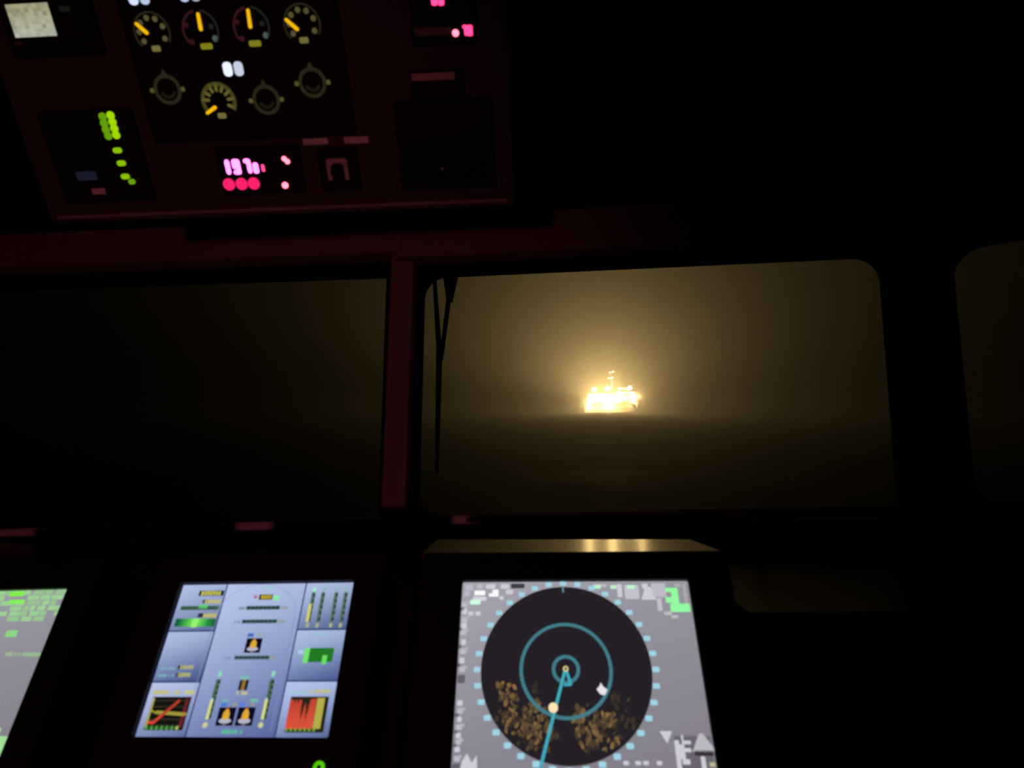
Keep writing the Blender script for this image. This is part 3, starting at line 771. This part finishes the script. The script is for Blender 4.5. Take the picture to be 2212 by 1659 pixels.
    a = P.uv(1012, 1650); m.prism([(a[0] - .014, a[1] - .012), (a[0] + .014, a[1] - .012), (a[0] + .012, a[1] + .012), (a[0] + .005, a[1] + .001), (a[0] - .003, a[1] + .014), (a[0] - .010, a[1] + .004)], Z + .0001, Z + .0001, lin(W1))
    m.build('side_menu', PIX, scr)
    m = MB()
    for q in ((1280, 1262, 1310, 1268, W2), (1332, 1262, 1345, 1290, W1), (1348, 1264, 1382, 1294, (196, 192, 206)), (1386, 1261, 1400, 1272, W1), (1406, 1260, 1440, 1290, W2), (1418, 1292, 1432, 1320, (192, 190, 198)), (1434, 1321, 1452, 1329, (188, 186, 190)), (1450, 1329, 1466, 1336, (188, 186, 190)), (1456, 1261, 1470, 1268, (176, 172, 176)), (1474, 1262, 1486, 1304, (176, 172, 172))): B(m, *q)
    a = P.uv(1400, 1280); m.prism([(a[0] - .013, a[1] - .013), (a[0] + .013, a[1] - .013), (a[0] + .006, a[1] + .010), (a[0] - .004, a[1] + .010)], Z + .0001, Z + .0001, lin(W1))
    for q in ((1436, 1270, 1450, 1279, GR), (1448, 1270, 1466, 1292, GR), (1437, 1290, 1456, 1302, GR), (1450, 1288, 1468, 1306, GR), (1447, 1304, 1492, 1322, GR), (1284, 1264, 1298, 1272, (190, 245, 200)), (1318, 1264, 1332, 1272, (190, 245, 200)), (1354, 1264, 1372, 1272, (190, 250, 205))): B(m, *q, z=Z + .0002)
    m.build('target_readout', PIX, scr)
    m = MB()
    a = P.uv(1440, 1592); m.prism([(a[0], a[1] - .009), (a[0] + .009, a[1] + .008), (a[0] - .010, a[1] + .008)], Z + .0002, Z + .0002, lin(W1))
    B(m, 1455, 1590, 1545, 1662, (106, 100, 112), Z + .00005)
    B(m, 1456, 1599, 1474, 1662, W1); B(m, 1470, 1587, 1477, 1600, W2); B(m, 1472, 1600, 1493, 1608, W1); B(m, 1472, 1616, 1494, 1625, W1); B(m, 1462, 1608, 1482, 1640, W1); B(m, 1474, 1640, 1492, 1652, W1)
    a = P.uv(1520, 1608); m.prism([(a[0] - .018, a[1] - .010), (a[0] + .018, a[1] - .010), (a[0] + .001, a[1] + .015), (a[0] - .005, a[1] + .015)], Z + .0002, Z + .0002, lin((186, 184, 192)))
    B(m, 1500, 1621, 1542, 1633, (54, 46, 52), Z + .0002); B(m, 1513, 1634, 1527, 1662, W1, Z + .0002); B(m, 1532, 1647, 1546, 1657, (190, 184, 146), Z + .0003)
    for X in (1352, 1378, 1395, 1424): B(m, X - 6, 1644, X + 7, 1653, W1)
    m.build('corner_readout', PIX, scr)
radar_page()

def left_radar():
    P = LEFTS; w = 0.40; h = 0.30; off = -w
    root, scr = radar_monitor(P, w, h, 'console monitor cut by the picture edge with green readouts on grey', off, (0.05, 0.06, 0.08))
    Z = 0.0003; R0 = 0.14
    e = P.uv(1, 1378); cx = e[0] + w - R0; cy = -h / 2
    m = MB(); n = 64
    for i in range(n):
        t0, t1 = 2 * math.pi * i / n, 2 * math.pi * (i + 1) / n
        m.face([(cx, cy, Z), (cx + R0 * math.cos(t0), cy + R0 * math.sin(t0), Z), (cx + R0 * math.cos(t1), cy + R0 * math.sin(t1), Z)], lin((34, 33, 36)))
    m.build('scope_disc', PIX, scr)
    m = MB()
    for k in range(36):
        t_ = math.radians(10 * k + 5); m.rect(cx + R0 * 1.05 * math.cos(t_) - .005, cy + R0 * 1.05 * math.sin(t_) - .004, cx + R0 * 1.05 * math.cos(t_) + .005, cy + R0 * 1.05 * math.sin(t_) + .004, Z + .0001, Z + .0001, lin((176, 222, 222)), r=.0016, n=2)
    m.build('bearing_scale', PIX, scr)
    def B(mb, X0, Y0, X1, Y1, col, z=Z): a = P.uv(X0, Y0); b = P.uv(X1, Y1); mb.rect(a[0] + w, a[1], b[0] + w, b[1], z, z, lin(col), r=.0015, n=2)
    G = (156, 208, 148); G2 = (150, 196, 142)
    m = MB(); rnd = random.Random(4)
    a = P.uv(0, 1276); b = P.uv(148, 1276); c = P.uv(0, 1343)
    rows = 6
    for j in range(rows):
        y1 = a[1] - (a[1] - c[1]) * j / rows; y0 = a[1] - (a[1] - c[1]) * (j + 0.96) / rows; x = -0.17 + w
        while x < w - 0.012:
            ln = rnd.uniform(0.012, 0.03)
            if rnd.random() < 0.86: m.rect(x, y0, min(w - .006, x + ln), y1 - .0008, Z, Z, lin(G if rnd.random() < .6 else G2))
            x += ln + rnd.uniform(.0005, .006)
    B(m, 24, 1278, 50, 1288, (126, 240, 72), Z + .0001); B(m, 22, 1296, 50, 1304, (130, 244, 84), Z + .0001); B(m, 16, 1362, 34, 1376, (140, 214, 130), Z + .0001)
    q = P.uv(14, 1409); q2 = P.uv(86, 1418); textrow(m, q[0] + w, q2[1], q2[0] + w, q[1], lin((150, 196, 140)), Z + .0001)
    m.build('target_readout', PIX, scr)
    m = MB(); a = P.uv(0, 1590); b = P.uv(0, 1625); m.rect(a[0] + w - .06, b[1] - .02, w - .004, a[1], Z, Z, lin((160, 222, 150))); m.rect(a[0] + w - .05, a[1] + .002, w - .03, a[1] + .012, Z + .0001, Z + .0001, lin((176, 196, 170))); m.build('corner_readout', PIX, scr)
left_radar()

# consoles that carry the monitors
def console(name, P, u0, u1, vt, vb, label):
    """desk-high body under a monitor: sloped monitor housing, worktop and pedestal"""
    root = thing(name, label, 'console')
    h = -0.125
    A = P.O + P.U * u0 + P.V * vt + P.N * h; B = P.O + P.U * u1 + P.V * vt + P.N * h
    Cc = P.O + P.U * u1 + P.V * vb + P.N * h; D = P.O + P.U * u0 + P.V * vb + P.N * h
    back = Vector((0, 0.10, 0))
    mb = MB()
    prof = lambda p, q: [Vector((p.x, p.y, p.z)), Vector((q.x, q.y, q.z)), Vector((q.x, q.y, 0.14)), Vector((p.x, p.y + 0.10, 0.14)), Vector((p.x, p.y + 0.10, p.z - 0.02))]
    L_, R_ = prof(A, D), prof(B, Cc)
    n = len(L_)
    for i in range(n): j = (i + 1) % n; mb.face([L_[i], L_[j], R_[j], R_[i]])
    mb.face(list(reversed(L_))); mb.face(R_)
    mb.build('console_body', M_CONS, root)
    pl = MB(); pl.box(min(D.x, A.x) + .03, min(D.y, Cc.y) + 0.03, 0.0, max(Cc.x, B.x) - .03, max(A.y, B.y) + 0.06, 0.14); pl.build('plinth', M_BLACK, root)
    wt = MB(); wt.box(D.x + .005, min(D.y, Cc.y) - 0.16, D.z - 0.06, Cc.x - .005, min(D.y, Cc.y) - 0.002, D.z - 0.02); wt.build('worktop', M_CONS, root, bevel=0.006)
    return root
console('bridge_console', RADAR, -0.085, 0.50, 0.04, -0.40, 'black bridge console carrying the radar scope monitor')
def glow_catch_console():
    root = thing('bridge_console', 'dark side console with a satin top, right of the radar monitor', 'console')
    x0, x1, y0, y1, z0 = 0.43, 1.20, 1.22, 1.80, 1.335
    dz = (y1 - y0) * math.tan(math.radians(3.6))  # console added here, its top tilted to mirror the glow from the window
    p = [(x0, y0, z0), (x1, y0, z0), (x1, y1, z0 - dz), (x0, y1, z0 - dz)]; m = MB(); q = [(x, y, z - 0.012) for x, y, z in p]
    m.face(p); m.face(list(reversed(q)))
    for i in range(4): j = (i + 1) % 4; m.face([q[i], q[j], p[j], p[i]])
    m.build('glow_catch_plate', paint('side_top_satin', (92, 66, 46), 0.30, scale=30, vary=0.2, bump=0.02, spec=0.9), root)
    m = MB(); m.box(x0 + .01, y0 + .02, 0.12, x1 - .01, y0 + 0.16, z0 - 0.025); m.build('console_body', M_CONS, root)
    m = MB(); m.box(x0 + .04, y0 + .05, 0.0, x1 - .04, y0 + 0.15, 0.12); m.build('plinth', M_BLACK, root)
glow_catch_console()
console('bridge_console', MIDS, -0.062, 0.39, 0.035, -0.34, 'black bridge console carrying the pale blue monitor')
console('bridge_console', LEFTS, -0.48, 0.075, 0.035, -0.40, 'black bridge console carrying the green readout monitor')

# ------------------------------------------------------------------ overhead panel and its instruments
def overhead_panel():
    root = thing('overhead_panel', 'sloping overhead instrument panel with a pale lower rim', 'instrument panel', PANEL.mat())
    u0 = -0.018; u1 = PANEL.uv(1108, 437)[0] + .002; top = 0.50; v0 = PANEL.uv(600, 458)[1] - .004
    b = MB(); b.rect(u0, v0, u1, top, -0.016, 0.0, r=0.004, n=2); b.build('face_plate', M_PANEL, root)
    b = MB(); b.prism([(u0 + .01, v0 + .01), (u1 - .01, v0 + .01), (u1 - .01, top - .01), (u0 + .01, top - .01)], -0.20, -0.016); b.build('housing', M_SHADE_LINING, root)
    b = MB(); b.rect(0.0, -0.0015, u1 - 0.012, 0.0045, 0.0, 0.007, r=0.002, n=2); b.build('lower_rim', M_LIP, root)
    b = MB(); b.rect(u1 - .012, .01, u1 - .004, top - .01, 0, 0.004, r=.002, n=2); b.build('side_rim', M_PANEL, root)
overhead_panel()

def P2(px, py): return PANEL.uv(px, py)
def unit(name, label, cat, tl, br, h=0.008, r=0.003, group=None, mat=None, z=0.0):
    """instrument with a black front plate between two picture corners; returns root, plate size and local converter"""
    a = P2(*tl); b = P2(*br); u0, u1 = min(a[0], b[0]), max(a[0], b[0]); v0, v1 = min(a[1], b[1]), max(a[1], b[1])
    root = thing(name, label, cat, PANEL.mat((u0 + u1) / 2, (v0 + v1) / 2, z), group)
    m = MB(); m.rect(-(u1 - u0) / 2, -(v1 - v0) / 2, (u1 - u0) / 2, (v1 - v0) / 2, 0.0, h, r=r, n=3)
    m.build('front_plate', mat or M_BLACK, root, bevel=0.0012)
    def L(px, py): q = P2(px, py); return (q[0] - (u0 + u1) / 2, q[1] - (v0 + v1) / 2)
    return root, (u1 - u0, v1 - v0), L

# gauge cluster plate
GP, gs, GL = unit('mounting_plate', 'black mounting plate behind the round gauges', 'mounting plate', (238, -60), (771, 291), h=0.006)

NEEDLE = glow('needle_light', (0.95, 0.50, 0.004))
def dial_glow(n, c): return glow(n, lin(c))
def gauge(px, py, tip, tail, style, caption, label, R=0.0315):
    c = P2(px, py)
    root = thing('gauge', label, 'gauge', PANEL.mat(c[0], c[1], 0.0065), 'lit gauges on the overhead panel')
    L = lambda x, y: (P2(x, y)[0] - c[0], P2(x, y)[1] - c[1])
    m = MB(); m.ring(0, 0, R * 1.10, R * 1.22, 0.0, 0.007, n=40); m.build('bezel', M_BEZEL, root)
    m = MB(); m.disc(0, 0, R * 1.11, 0.0, 0.002, n=40); m.build('dial_face', M_BLACK, root)
    z = 0.0021
    if style == 'plain':
        m = MB(); m.ring(0, 0, R * .92, R * 1.0, z, z, n=36, a0=-32, a1=222); m.build('scale_arc', dial_glow('scale_dim', (42, 37, 26)), root)
        m = MB()
        for a in (-28, 22, 62, 100, 138, 176, 216): m.disc(R * .70 * math.cos(math.radians(a)), R * .70 * math.sin(math.radians(a)), R * .15, z, z, n=10)
        m.build('numerals', dial_glow('numeral_dim', (84, 76, 44)), root)
    elif style == 'split':
        m = MB(); m.ring(0, 0, R * .88, R * 1.0, z, z, n=20, a0=100, a1=215); m.disc(-R * .62, -R * .52, R * .15, z, z, n=10); m.disc(-R * .72, R * .28, R * .13, z, z, n=10); m.build('port_scale', dial_glow('port_red_dim', (52, 20, 26)), root)
        m = MB(); m.ring(0, 0, R * .9, R * 1.0, z, z, n=20, a0=-35, a1=80); m.disc(R * .62, R * .15, R * .14, z, z, n=10); m.build('starboard_scale', dial_glow('starboard_dim', (30, 33, 29)), root)
        m = MB(); m.disc(R * .70, -R * .42, R * .16, z, z, n=10); m.build('numerals', dial_glow('starboard_numeral', (70, 88, 80)), root)
    else:
        m = MB(); m.ring(0, 0, R * .78, R * 1.0, z, z, n=36, a0=-32, a1=212); m.build('scale_arc', dial_glow('scale_mid', (66, 61, 26)), root)
        m = MB()
        for a in (-24, 8, 36, 64, 90, 116, 144, 172): m.bar((R * .56 * math.cos(math.radians(a)), R * .56 * math.sin(math.radians(a))), (R * .86 * math.cos(math.radians(a)), R * .86 * math.sin(math.radians(a))), R * .17, z, z)
        m.build('numerals', dial_glow('numeral_mid', (98, 90, 40)), root)
    m = MB(); m.bar(L(*tail), L(*tip), 0.0062, 0.004, 0.0055, w2=0.0052); m.build('needle', NEEDLE, root)
    q = L(*caption); m = MB(); wd = 0.0078 if style != 'split' else 0.0105
    m.rect(q[0] - wd, q[1] - .0047, q[0] + wd, q[1] + .0047, z, z, r=.003); m.build('caption', dial_glow('caption_' + style, (112, 102, 56) if style != 'split' else (126, 122, 30)), root)
    return root
gauge(334, 70, (302, 52), (324, 71), 'plain', (343, 105), 'leftmost round gauge with needle pointing up left above the ring dial')
gauge(438, 66, (434, 31), (440, 63), 'split', (451, 100), 'round gauge with red and green halves, beside the leftmost gauge')
gauge(547, 59, (541, 23), (546, 58), 'split', (555, 94), 'round gauge with red and green halves, third in the row')
gauge(656, 53, (623, 43), (646, 63), 'plain', (660, 87), 'rightmost round gauge of the upper row with yellow scale')
gauge(477, 218, (454, 243), (470, 231), 'dense', (484, 249), 'lower round gauge with crowded yellow scale and needle pointing down left', R=0.0315)

def ring_dial(px, py, label, lum):
    c = P2(px, py); R = 0.0240
    root = thing('ring_dial', label, 'gauge', PANEL.mat(c[0], c[1], 0.0065), 'ring dials on the overhead panel')
    m = MB(); m.ring(0, 0, R * 1.36, R * 1.46, 0, 0.005, n=36); m.build('bezel', M_BEZEL, root)
    m = MB(); m.disc(0, 0, R * 1.37, 0, 0.002, n=36); m.build('dial_face', M_BLACK, root)
    z = 0.0021
    m = MB(); m.ring(0, 0, R * .77, R * 1.03, z, z, n=40); m.prism([(-R * .22, R * .96), (R * .22, R * .96), (R * .06, R * 1.34), (-R * .06, R * 1.34)], z, z)
    m.build('scale_ring', dial_glow('ring_dim_%d' % lum, (lum, lum * .9, lum * .55)), root)
    for sx in (-1, 1):
        m = MB(); m.disc(sx * R * 1.16, -R * .02, R * .17, z, z, n=12); m.build('numeral', dial_glow('ring_numeral', (82, 78, 38)), root)
    m = MB(); m.ring(0, 0, R * .40, R * .62, z, z, n=14, a0=200, a1=340); m.build('inner_scale', dial_glow('ring_inner', (26, 23, 14)), root)
ring_dial(367, 193, 'ring-shaped dial at the plate edge below the leftmost gauge', 39)
ring_dial(579, 215, 'ring-shaped dial beside the lower gauge with crowded scale', 39)
ring_dial(678, 178, 'ring-shaped dial below the rightmost gauge of the upper row', 39)

def lamp_pair(tl, br, label, c1, c2):
    a = P2(*tl); b = P2(*br); cx, cy = (a[0] + b[0]) / 2, (a[1] + b[1]) / 2; w = abs(b[0] - a[0]) / 2; h = abs(a[1] - b[1]) / 2
    root = thing('indicator_lamp', label, 'indicator', PANEL.mat(cx, cy, 0.0062), 'white indicator lamps')
    m = MB(); m.rect(-w - .003, -h - .003, w + .003, h + .003, 0, 0.004, r=.002, n=2); m.build('lamp_body', M_BLACK, root)
    for sx, c in ((-1, c1), (1, c2)):
        m = MB(); m.rect(min(sx * .002, sx * (w - .0006)), -h, max(sx * .002, sx * (w - .0006)), h, 0.004, 0.006, r=.0065, n=3); m.build('lens', glow('lens_%d_%d' % (c[0], c[2]), tuple(x * 1.15 for x in lin(c)[:3])), root)
lamp_pair((484, 134), (534, 163), 'white two-cell indicator lamp between gauge rows', (226, 234, 255), (186, 196, 214))
lamp_pair((281, -16), (333, 10), 'two-cell white lamp above the leftmost gauge, cut by picture edge', (206, 220, 255), (172, 190, 216))
lamp_pair((390, -24), (441, 3), 'two-cell white lamp above the second gauge, barely in picture', (176, 190, 214), (160, 170, 190))

# cream LCD unit, upper left
def lcd_unit():
    root, s, L = unit('lcd_unit', 'black instrument with a glowing cream screen', 'instrument', (-14, -40), (232, 116), h=0.012)
    a = L(27, 14); b = L(134, 78); x0, x1, y0, y1 = min(a[0], L(44, 82)[0]), max(b[0], L(112, 6)[0]), b[1], a[1]
    x0, y1 = L(22, 12)[0] * .5 + L(44, 82)[0] * .5, L(112, 6)[1]; x1 = L(135, 76)[0]; y0 = L(44, 82)[1]
    m = MB(); rnd = random.Random(3); n, k = 10, 8
    for i in range(n):
        for j in range(k):
            t = j / (k - 1.0); r_ = 0.94 + 0.12 * rnd.random() - (0.14 if j in (1, 2, 5) and rnd.random() < .5 else 0)
            c = lin((r_ * (160 + 14 * t), r_ * (156 + 20 * t), r_ * (124 + 36 * t)))
            X0, X1 = x0 + (x1 - x0) * i / n, x0 + (x1 - x0) * (i + 1) / n; Y0, Y1 = y1 + (y0 - y1) * j / k, y1 + (y0 - y1) * (j + 1) / k
            m.face([(X0, Y1, .0122), (X1, Y1, .0122), (X1, Y0, .0122), (X0, Y0, .0122)], c)
    m.build('lcd_screen', PIX, root)
    m = loop_frame(rrect(x0 - .006, y0 - .006, x1 + .006, y1 + .006, .002, 2), rrect(x0, y0, x1, y1, .001, 2), .011, .0145); m.build('screen_rim', M_BEZEL, root)
    kd = dial_glow('key_dim', (20, 22, 18))
    for j in range(3):
        q = L(150 + 9 * j, 20 + 26 * j); m = MB(); m.rect(q[0] - .008, q[1] - .004, q[0] + .008, q[1] + .004, .012, .015, r=.001, n=2); m.build('key', kd if j == 0 else M_BEZEL, root)
    q = L(50, 94); m = MB(); m.rect(q[0] - .007, q[1] - .002, q[0] + .007, q[1] + .002, .012, .0124); m.build('label_strip', paint('faint_label', (120, 100, 100), .6), root)
lcd_unit()

GREEN = glow('green_led', (0.36, 0.70, 0.002)); GREEN2 = glow('green_led_soft', (0.13, 0.34, 0.003))
def alarm_unit():
    root, s, L = unit('alarm_unit', 'black alarm unit with rows of green lights', 'instrument', (84, 240), (340, 430), h=0.010)
    for i, (x, y, br) in enumerate(((228, 250, 0), (245, 247, 1), (231, 264, 0), (249, 261, 1), (235, 278, 0), (253, 275, 1), (240, 291, 0), (257, 289, 1))):
        q = L(x + 1, y + 1); m = MB(); m.lathe([(.0070, .010), (.0070, .0115), (.0052, .0140), (0, .0150)], 14); m.shift(q[0], q[1]); o = m.build('light', GREEN if br else GREEN2, root)
    for x, y, g_ in ((261, 323, 1), (269.5, 350.5, 1), (278, 379, 1), (292, 390, 0)):
        q = L(x, y); m = MB(); w_ = .0078 if g_ else .006
        m.rect(q[0] - w_, q[1] - .0048, q[0] + w_, q[1] + .0048, .010, .013, r=.0046, n=4); m.build('light', glow('green_led_mid', (0.25, 0.52, 0.002)) if g_ else GREEN2, root)
    q = L(194, 378); m = MB(); textrow(m, q[0] - .019, q[1] - .009, q[0] + .019, q[1] + .009, None, .0102, .009); 
    m = MB(); m.rect(q[0] - .019, q[1] - .008, q[0] + .019, q[1] + .008, .010, .0104, r=.002); m.build('status_display', dial_glow('blue_dim', (24, 26, 42)), root)
    q = L(220, 411); m = MB(); m.rect(q[0] - .013, q[1] - .0055, q[0] + .013, q[1] + .0055, .010, .0106, r=.001); m.build('label_strip', M_LABEL, root)
alarm_unit()

SEG = {'a': ((0, 1), (1, 1)), 'b': ((1, 1), (1, .5)), 'c': ((1, .5), (1, 0)), 'd': ((0, 0), (1, 0)), 'e': ((0, .5), (0, 0)), 'f': ((0, 1), (0, .5)), 'g': ((0, .5), (1, .5))}
DIG = {'0': 'abcdef', '1': 'bc', '7': 'abc', '8': 'abcdefg', '9': 'abcdfg', '6': 'acdefg'}
def digit(mb, ch, x, y, w, h, t, z0, z1):
    for s in DIG[ch]:
        p, q = SEG[s]; mb.bar((x + p[0] * w, y + p[1] * h), (x + q[0] * w, y + q[1] * h), t, z0, z1, cap=3)

HOT = glow('hot_red_digit', (4.4, 0.55, 2.9)); HOT2 = glow('red_digit', (2.6, 0.10, 0.42)); RBTN = glow('red_button_light', (1.05, 0.016, 0.15)); RLED = glow('red_led', (3.2, 0.5, 0.75))
def heading_unit():
    root, s, L = unit('heading_display', 'heading display with glowing red digits and three round red buttons', 'instrument', (466, 318), (664, 414), h=0.010)
    zz = .0102
    for ch, tl, br, t in (('1', (491, 348), (503, 370), .0088), ('9', (509, 347), (522, 370), .0080), ('7', (534, 346), (545, 368), .0080), ('8', (554, 354), (560, 368), .0078), ('8', (571, 356), (574, 366), .0048)):
        a = L(*tl); b = L(*br); x0, x1, y0, y1 = a[0], b[0], b[1], a[1]
        m = MB()
        if ch == '1': x0 = x1 = (a[0] + b[0]) / 2; digit(m, '1', x0, y0, 0.0, y1 - y0, t, zz, zz + .0004)
        else: digit(m, ch, x0, y0, x1 - x0, y1 - y0, t, zz, zz + .0004)
        m.build('digit', HOT if t > .005 else HOT2, root)
    for x, y in ((500, 396), (527, 395), (553, 394)):
        q = L(x, y); m = MB(); m.lathe([(.0108, .010), (.0108, .0125), (.0092, .0140), (0, .0146)], 22); m.shift(*q); m.build('button', RBTN, root)
    for x, y, r_ in ((618, 341, .0046), (625, 347, .0046), (620, 398, .0060)):
        q = L(x, y); m = MB(); m.lathe([(r_, .010), (r_, .0115), (r_ * .7, .013), (0, .0135)], 14); m.shift(*q); m.build('indicator_light', RLED, root)
heading_unit()

def label_plate(tl, br, label):
    a = P2(*tl); b = P2(*br); cx, cy = (a[0] + b[0]) / 2, (a[1] + b[1]) / 2; w = (b[0] - a[0]) / 2; h = abs(a[1] - b[1]) / 2
    m = MB(); m.rect(-w, -h, w, h, 0, .0022, r=.001, n=2)
    o = m.build('label_plate', M_LABEL, None, PANEL.mat(cx, cy, 0.0)); tag(o, label, 'label', 'pale label plates')
label_plate((654, 300), (710, 311), 'pale label plate above the heading display corner')
label_plate((743, 296), (797, 308), 'pale label plate above the rotary switch corner')

def rotary():
    root, s, L = unit('rotary_switch', 'black rotary switch framed by a pale arch marking', 'switch', (684, 319), (784, 410), h=0.008)
    c = L(732, 366); m = MB(); w = .0195; t = .0075
    hh = .0175
    m.rect(c[0] - w, c[1] - hh, c[0] - w + t, c[1] + .010, .008, .0086, r=.0015); m.rect(c[0] + w - t, c[1] - hh, c[0] + w, c[1] + .010, .008, .0086, r=.0015)
    m.prism([(c[0] - w, c[1] + .010), (c[0] - w + t, c[1] + .008), (c[0] - .006, c[1] + .0125), (c[0] + .006, c[1] + .0125), (c[0] + w - t, c[1] + .008), (c[0] + w, c[1] + .010), (c[0] + w, c[1] + .018), (c[0] + w - .004, c[1] + .0205), (c[0] - w + .004, c[1] + .0205), (c[0] - w, c[1] + .018)], .008, .0086)
    m.build('arch_marking', paint('arch_mark', (190, 180, 172), .6), root)
    m = MB(); m.lathe([(.0105, .008), (.0105, .020), (.0088, .022), (0, .022)], 24); m.shift(c[0], c[1] - .002); kb = m.build('knob', M_BLACK, root)
    m = MB(); m.rect(c[0] - .002, c[1] - .012, c[0] + .002, c[1] + .008, .022, .027, r=.001); m.build('grip', M_BLACK, kb)
rotary()

def upper_unit():
    root, s, L = unit('digital_readout', 'black readout with glowing red digits near the top', 'instrument', (880, -40), (1034, 92), h=0.010)
    for ch, tl, br in (('0', (936, -14), (943, 8)), ('0', (950, -14), (957, 8))):
        a = L(*tl); b = L(*br); m = MB(); digit(m, ch, a[0], b[1], b[0] - a[0], a[1] - b[1], .0062, .010, .0104); m.build('digit', HOT2, root)
    for ch, tl, br in (('7', (1003, 58), (1008, 74)), ('0', (1013, 58), (1019, 74))):
        a = L(*tl); b = L(*br); m = MB(); digit(m, ch, a[0], b[1], b[0] - a[0], a[1] - b[1], .0052, .010, .0104); m.build('digit', HOT2, root)
    q = L(985.5, 71.5); m = MB(); m.lathe([(.0056, .010), (.0056, .0115), (.004, .013), (0, .0135)], 14); m.shift(*q); m.build('indicator_light', RLED, root)
    a = L(897, 62); b = L(976, 74); m = MB(); m.rect(a[0], b[1], b[0], a[1], .010, .0106, r=.001); m.build('label_strip', paint('grey_label', (120, 108, 106), .6, scale=90, vary=.3), root)
upper_unit()

def speaker_unit():
    root, s, L = unit('control_box', 'small black control box with a pale top label', 'control box', (886, 152), (1006, 214), h=0.014)
    a = L(891, 158); b = L(985, 174); m = MB(); m.rect(a[0], L(985, 170)[1], b[0], L(891, 159)[1], .014, .0148, r=.001); m.build('label_strip', paint('warm_label', (196, 170, 150), .6, scale=90, vary=.3), root)
    for px in (920, 965):
        q = L(px, 195); m = MB(); m.rect(q[0] - .016, q[1] - .008, q[0] + .016, q[1] + .008, .014, .017, r=.002); m.build('key', M_BEZEL, root)
    root, s, L = unit('blank_display', 'large black switched-off display at the panel corner', 'display', (850, 218), (1072, 401), h=0.012)
    w, h = s[0] / 2, s[1] / 2
    m = MB(); m.rect(-w + .012, -h + .012, w - .012, h - .012, .0121, .0125, r=.002); m.build('dark_screen', paint('dead_screen', (8, 8, 10), .35, spec=.15), root)
    q = L(957, 362); m = MB(); m.lathe([(.0022, .012), (.0022, .0135), (0, .014)], 10); m.shift(*q); m.build('screw', M_LABEL, root)
speaker_unit()

# ------------------------------------------------------------------ red night lamp on the aft bulkhead (behind the watch)
def red_lamp(loc, aim, power, label):
    d = (Vector(aim) - Vector(loc)).normalized()
    root = thing('night_lamp', label, 'lamp', Matrix.Translation(loc) @ d.to_track_quat('-Z', 'Y').to_matrix().to_4x4())
    m = MB(); m.lathe([(0.065, -0.05), (0.065, 0.02), (0.03, 0.06), (0, 0.06)], 24); m.lathe([(0.06, -0.05), (0.06, 0.015), (0, 0.02)], 24); m.build('lamp_shade', M_BLACK, root)
    m = MB(); m.lathe([(0.0, 0.0), (0.035, 0.002), (0.035, 0.012), (0, 0.014)], 20); m.build('lamp_bulb', glow('red_bulb', (1.0, 0.10, 0.16), 0.5), root)
    back = root.matrix_world.inverted() @ Vector((loc[0] - 0.1, -2.6, loc[2] + 0.05))
    m = MB(); m.tube([(0, 0, 0.06), (0, 0, 0.2), tuple(back)], 0.012, 8); m.build('lamp_arm', M_BLACK, root)
    L = bpy.data.lights.new('night_lamp_light', 'SPOT'); L.energy = power; L.color = (1.0, 0.17, 0.22); L.spot_size = math.radians(62); L.spot_blend = 0.9; L.shadow_soft_size = 0.04
    lo = bpy.data.objects.new('night_lamp_light', L); COL.objects.link(lo); lo.parent = root; lo.location = (0, 0, -0.055)
red_lamp((-0.36, -1.2, 1.59), (-1.0, 2.2, 1.62), RED_POWER, 'red night lamp on the aft bulkhead')
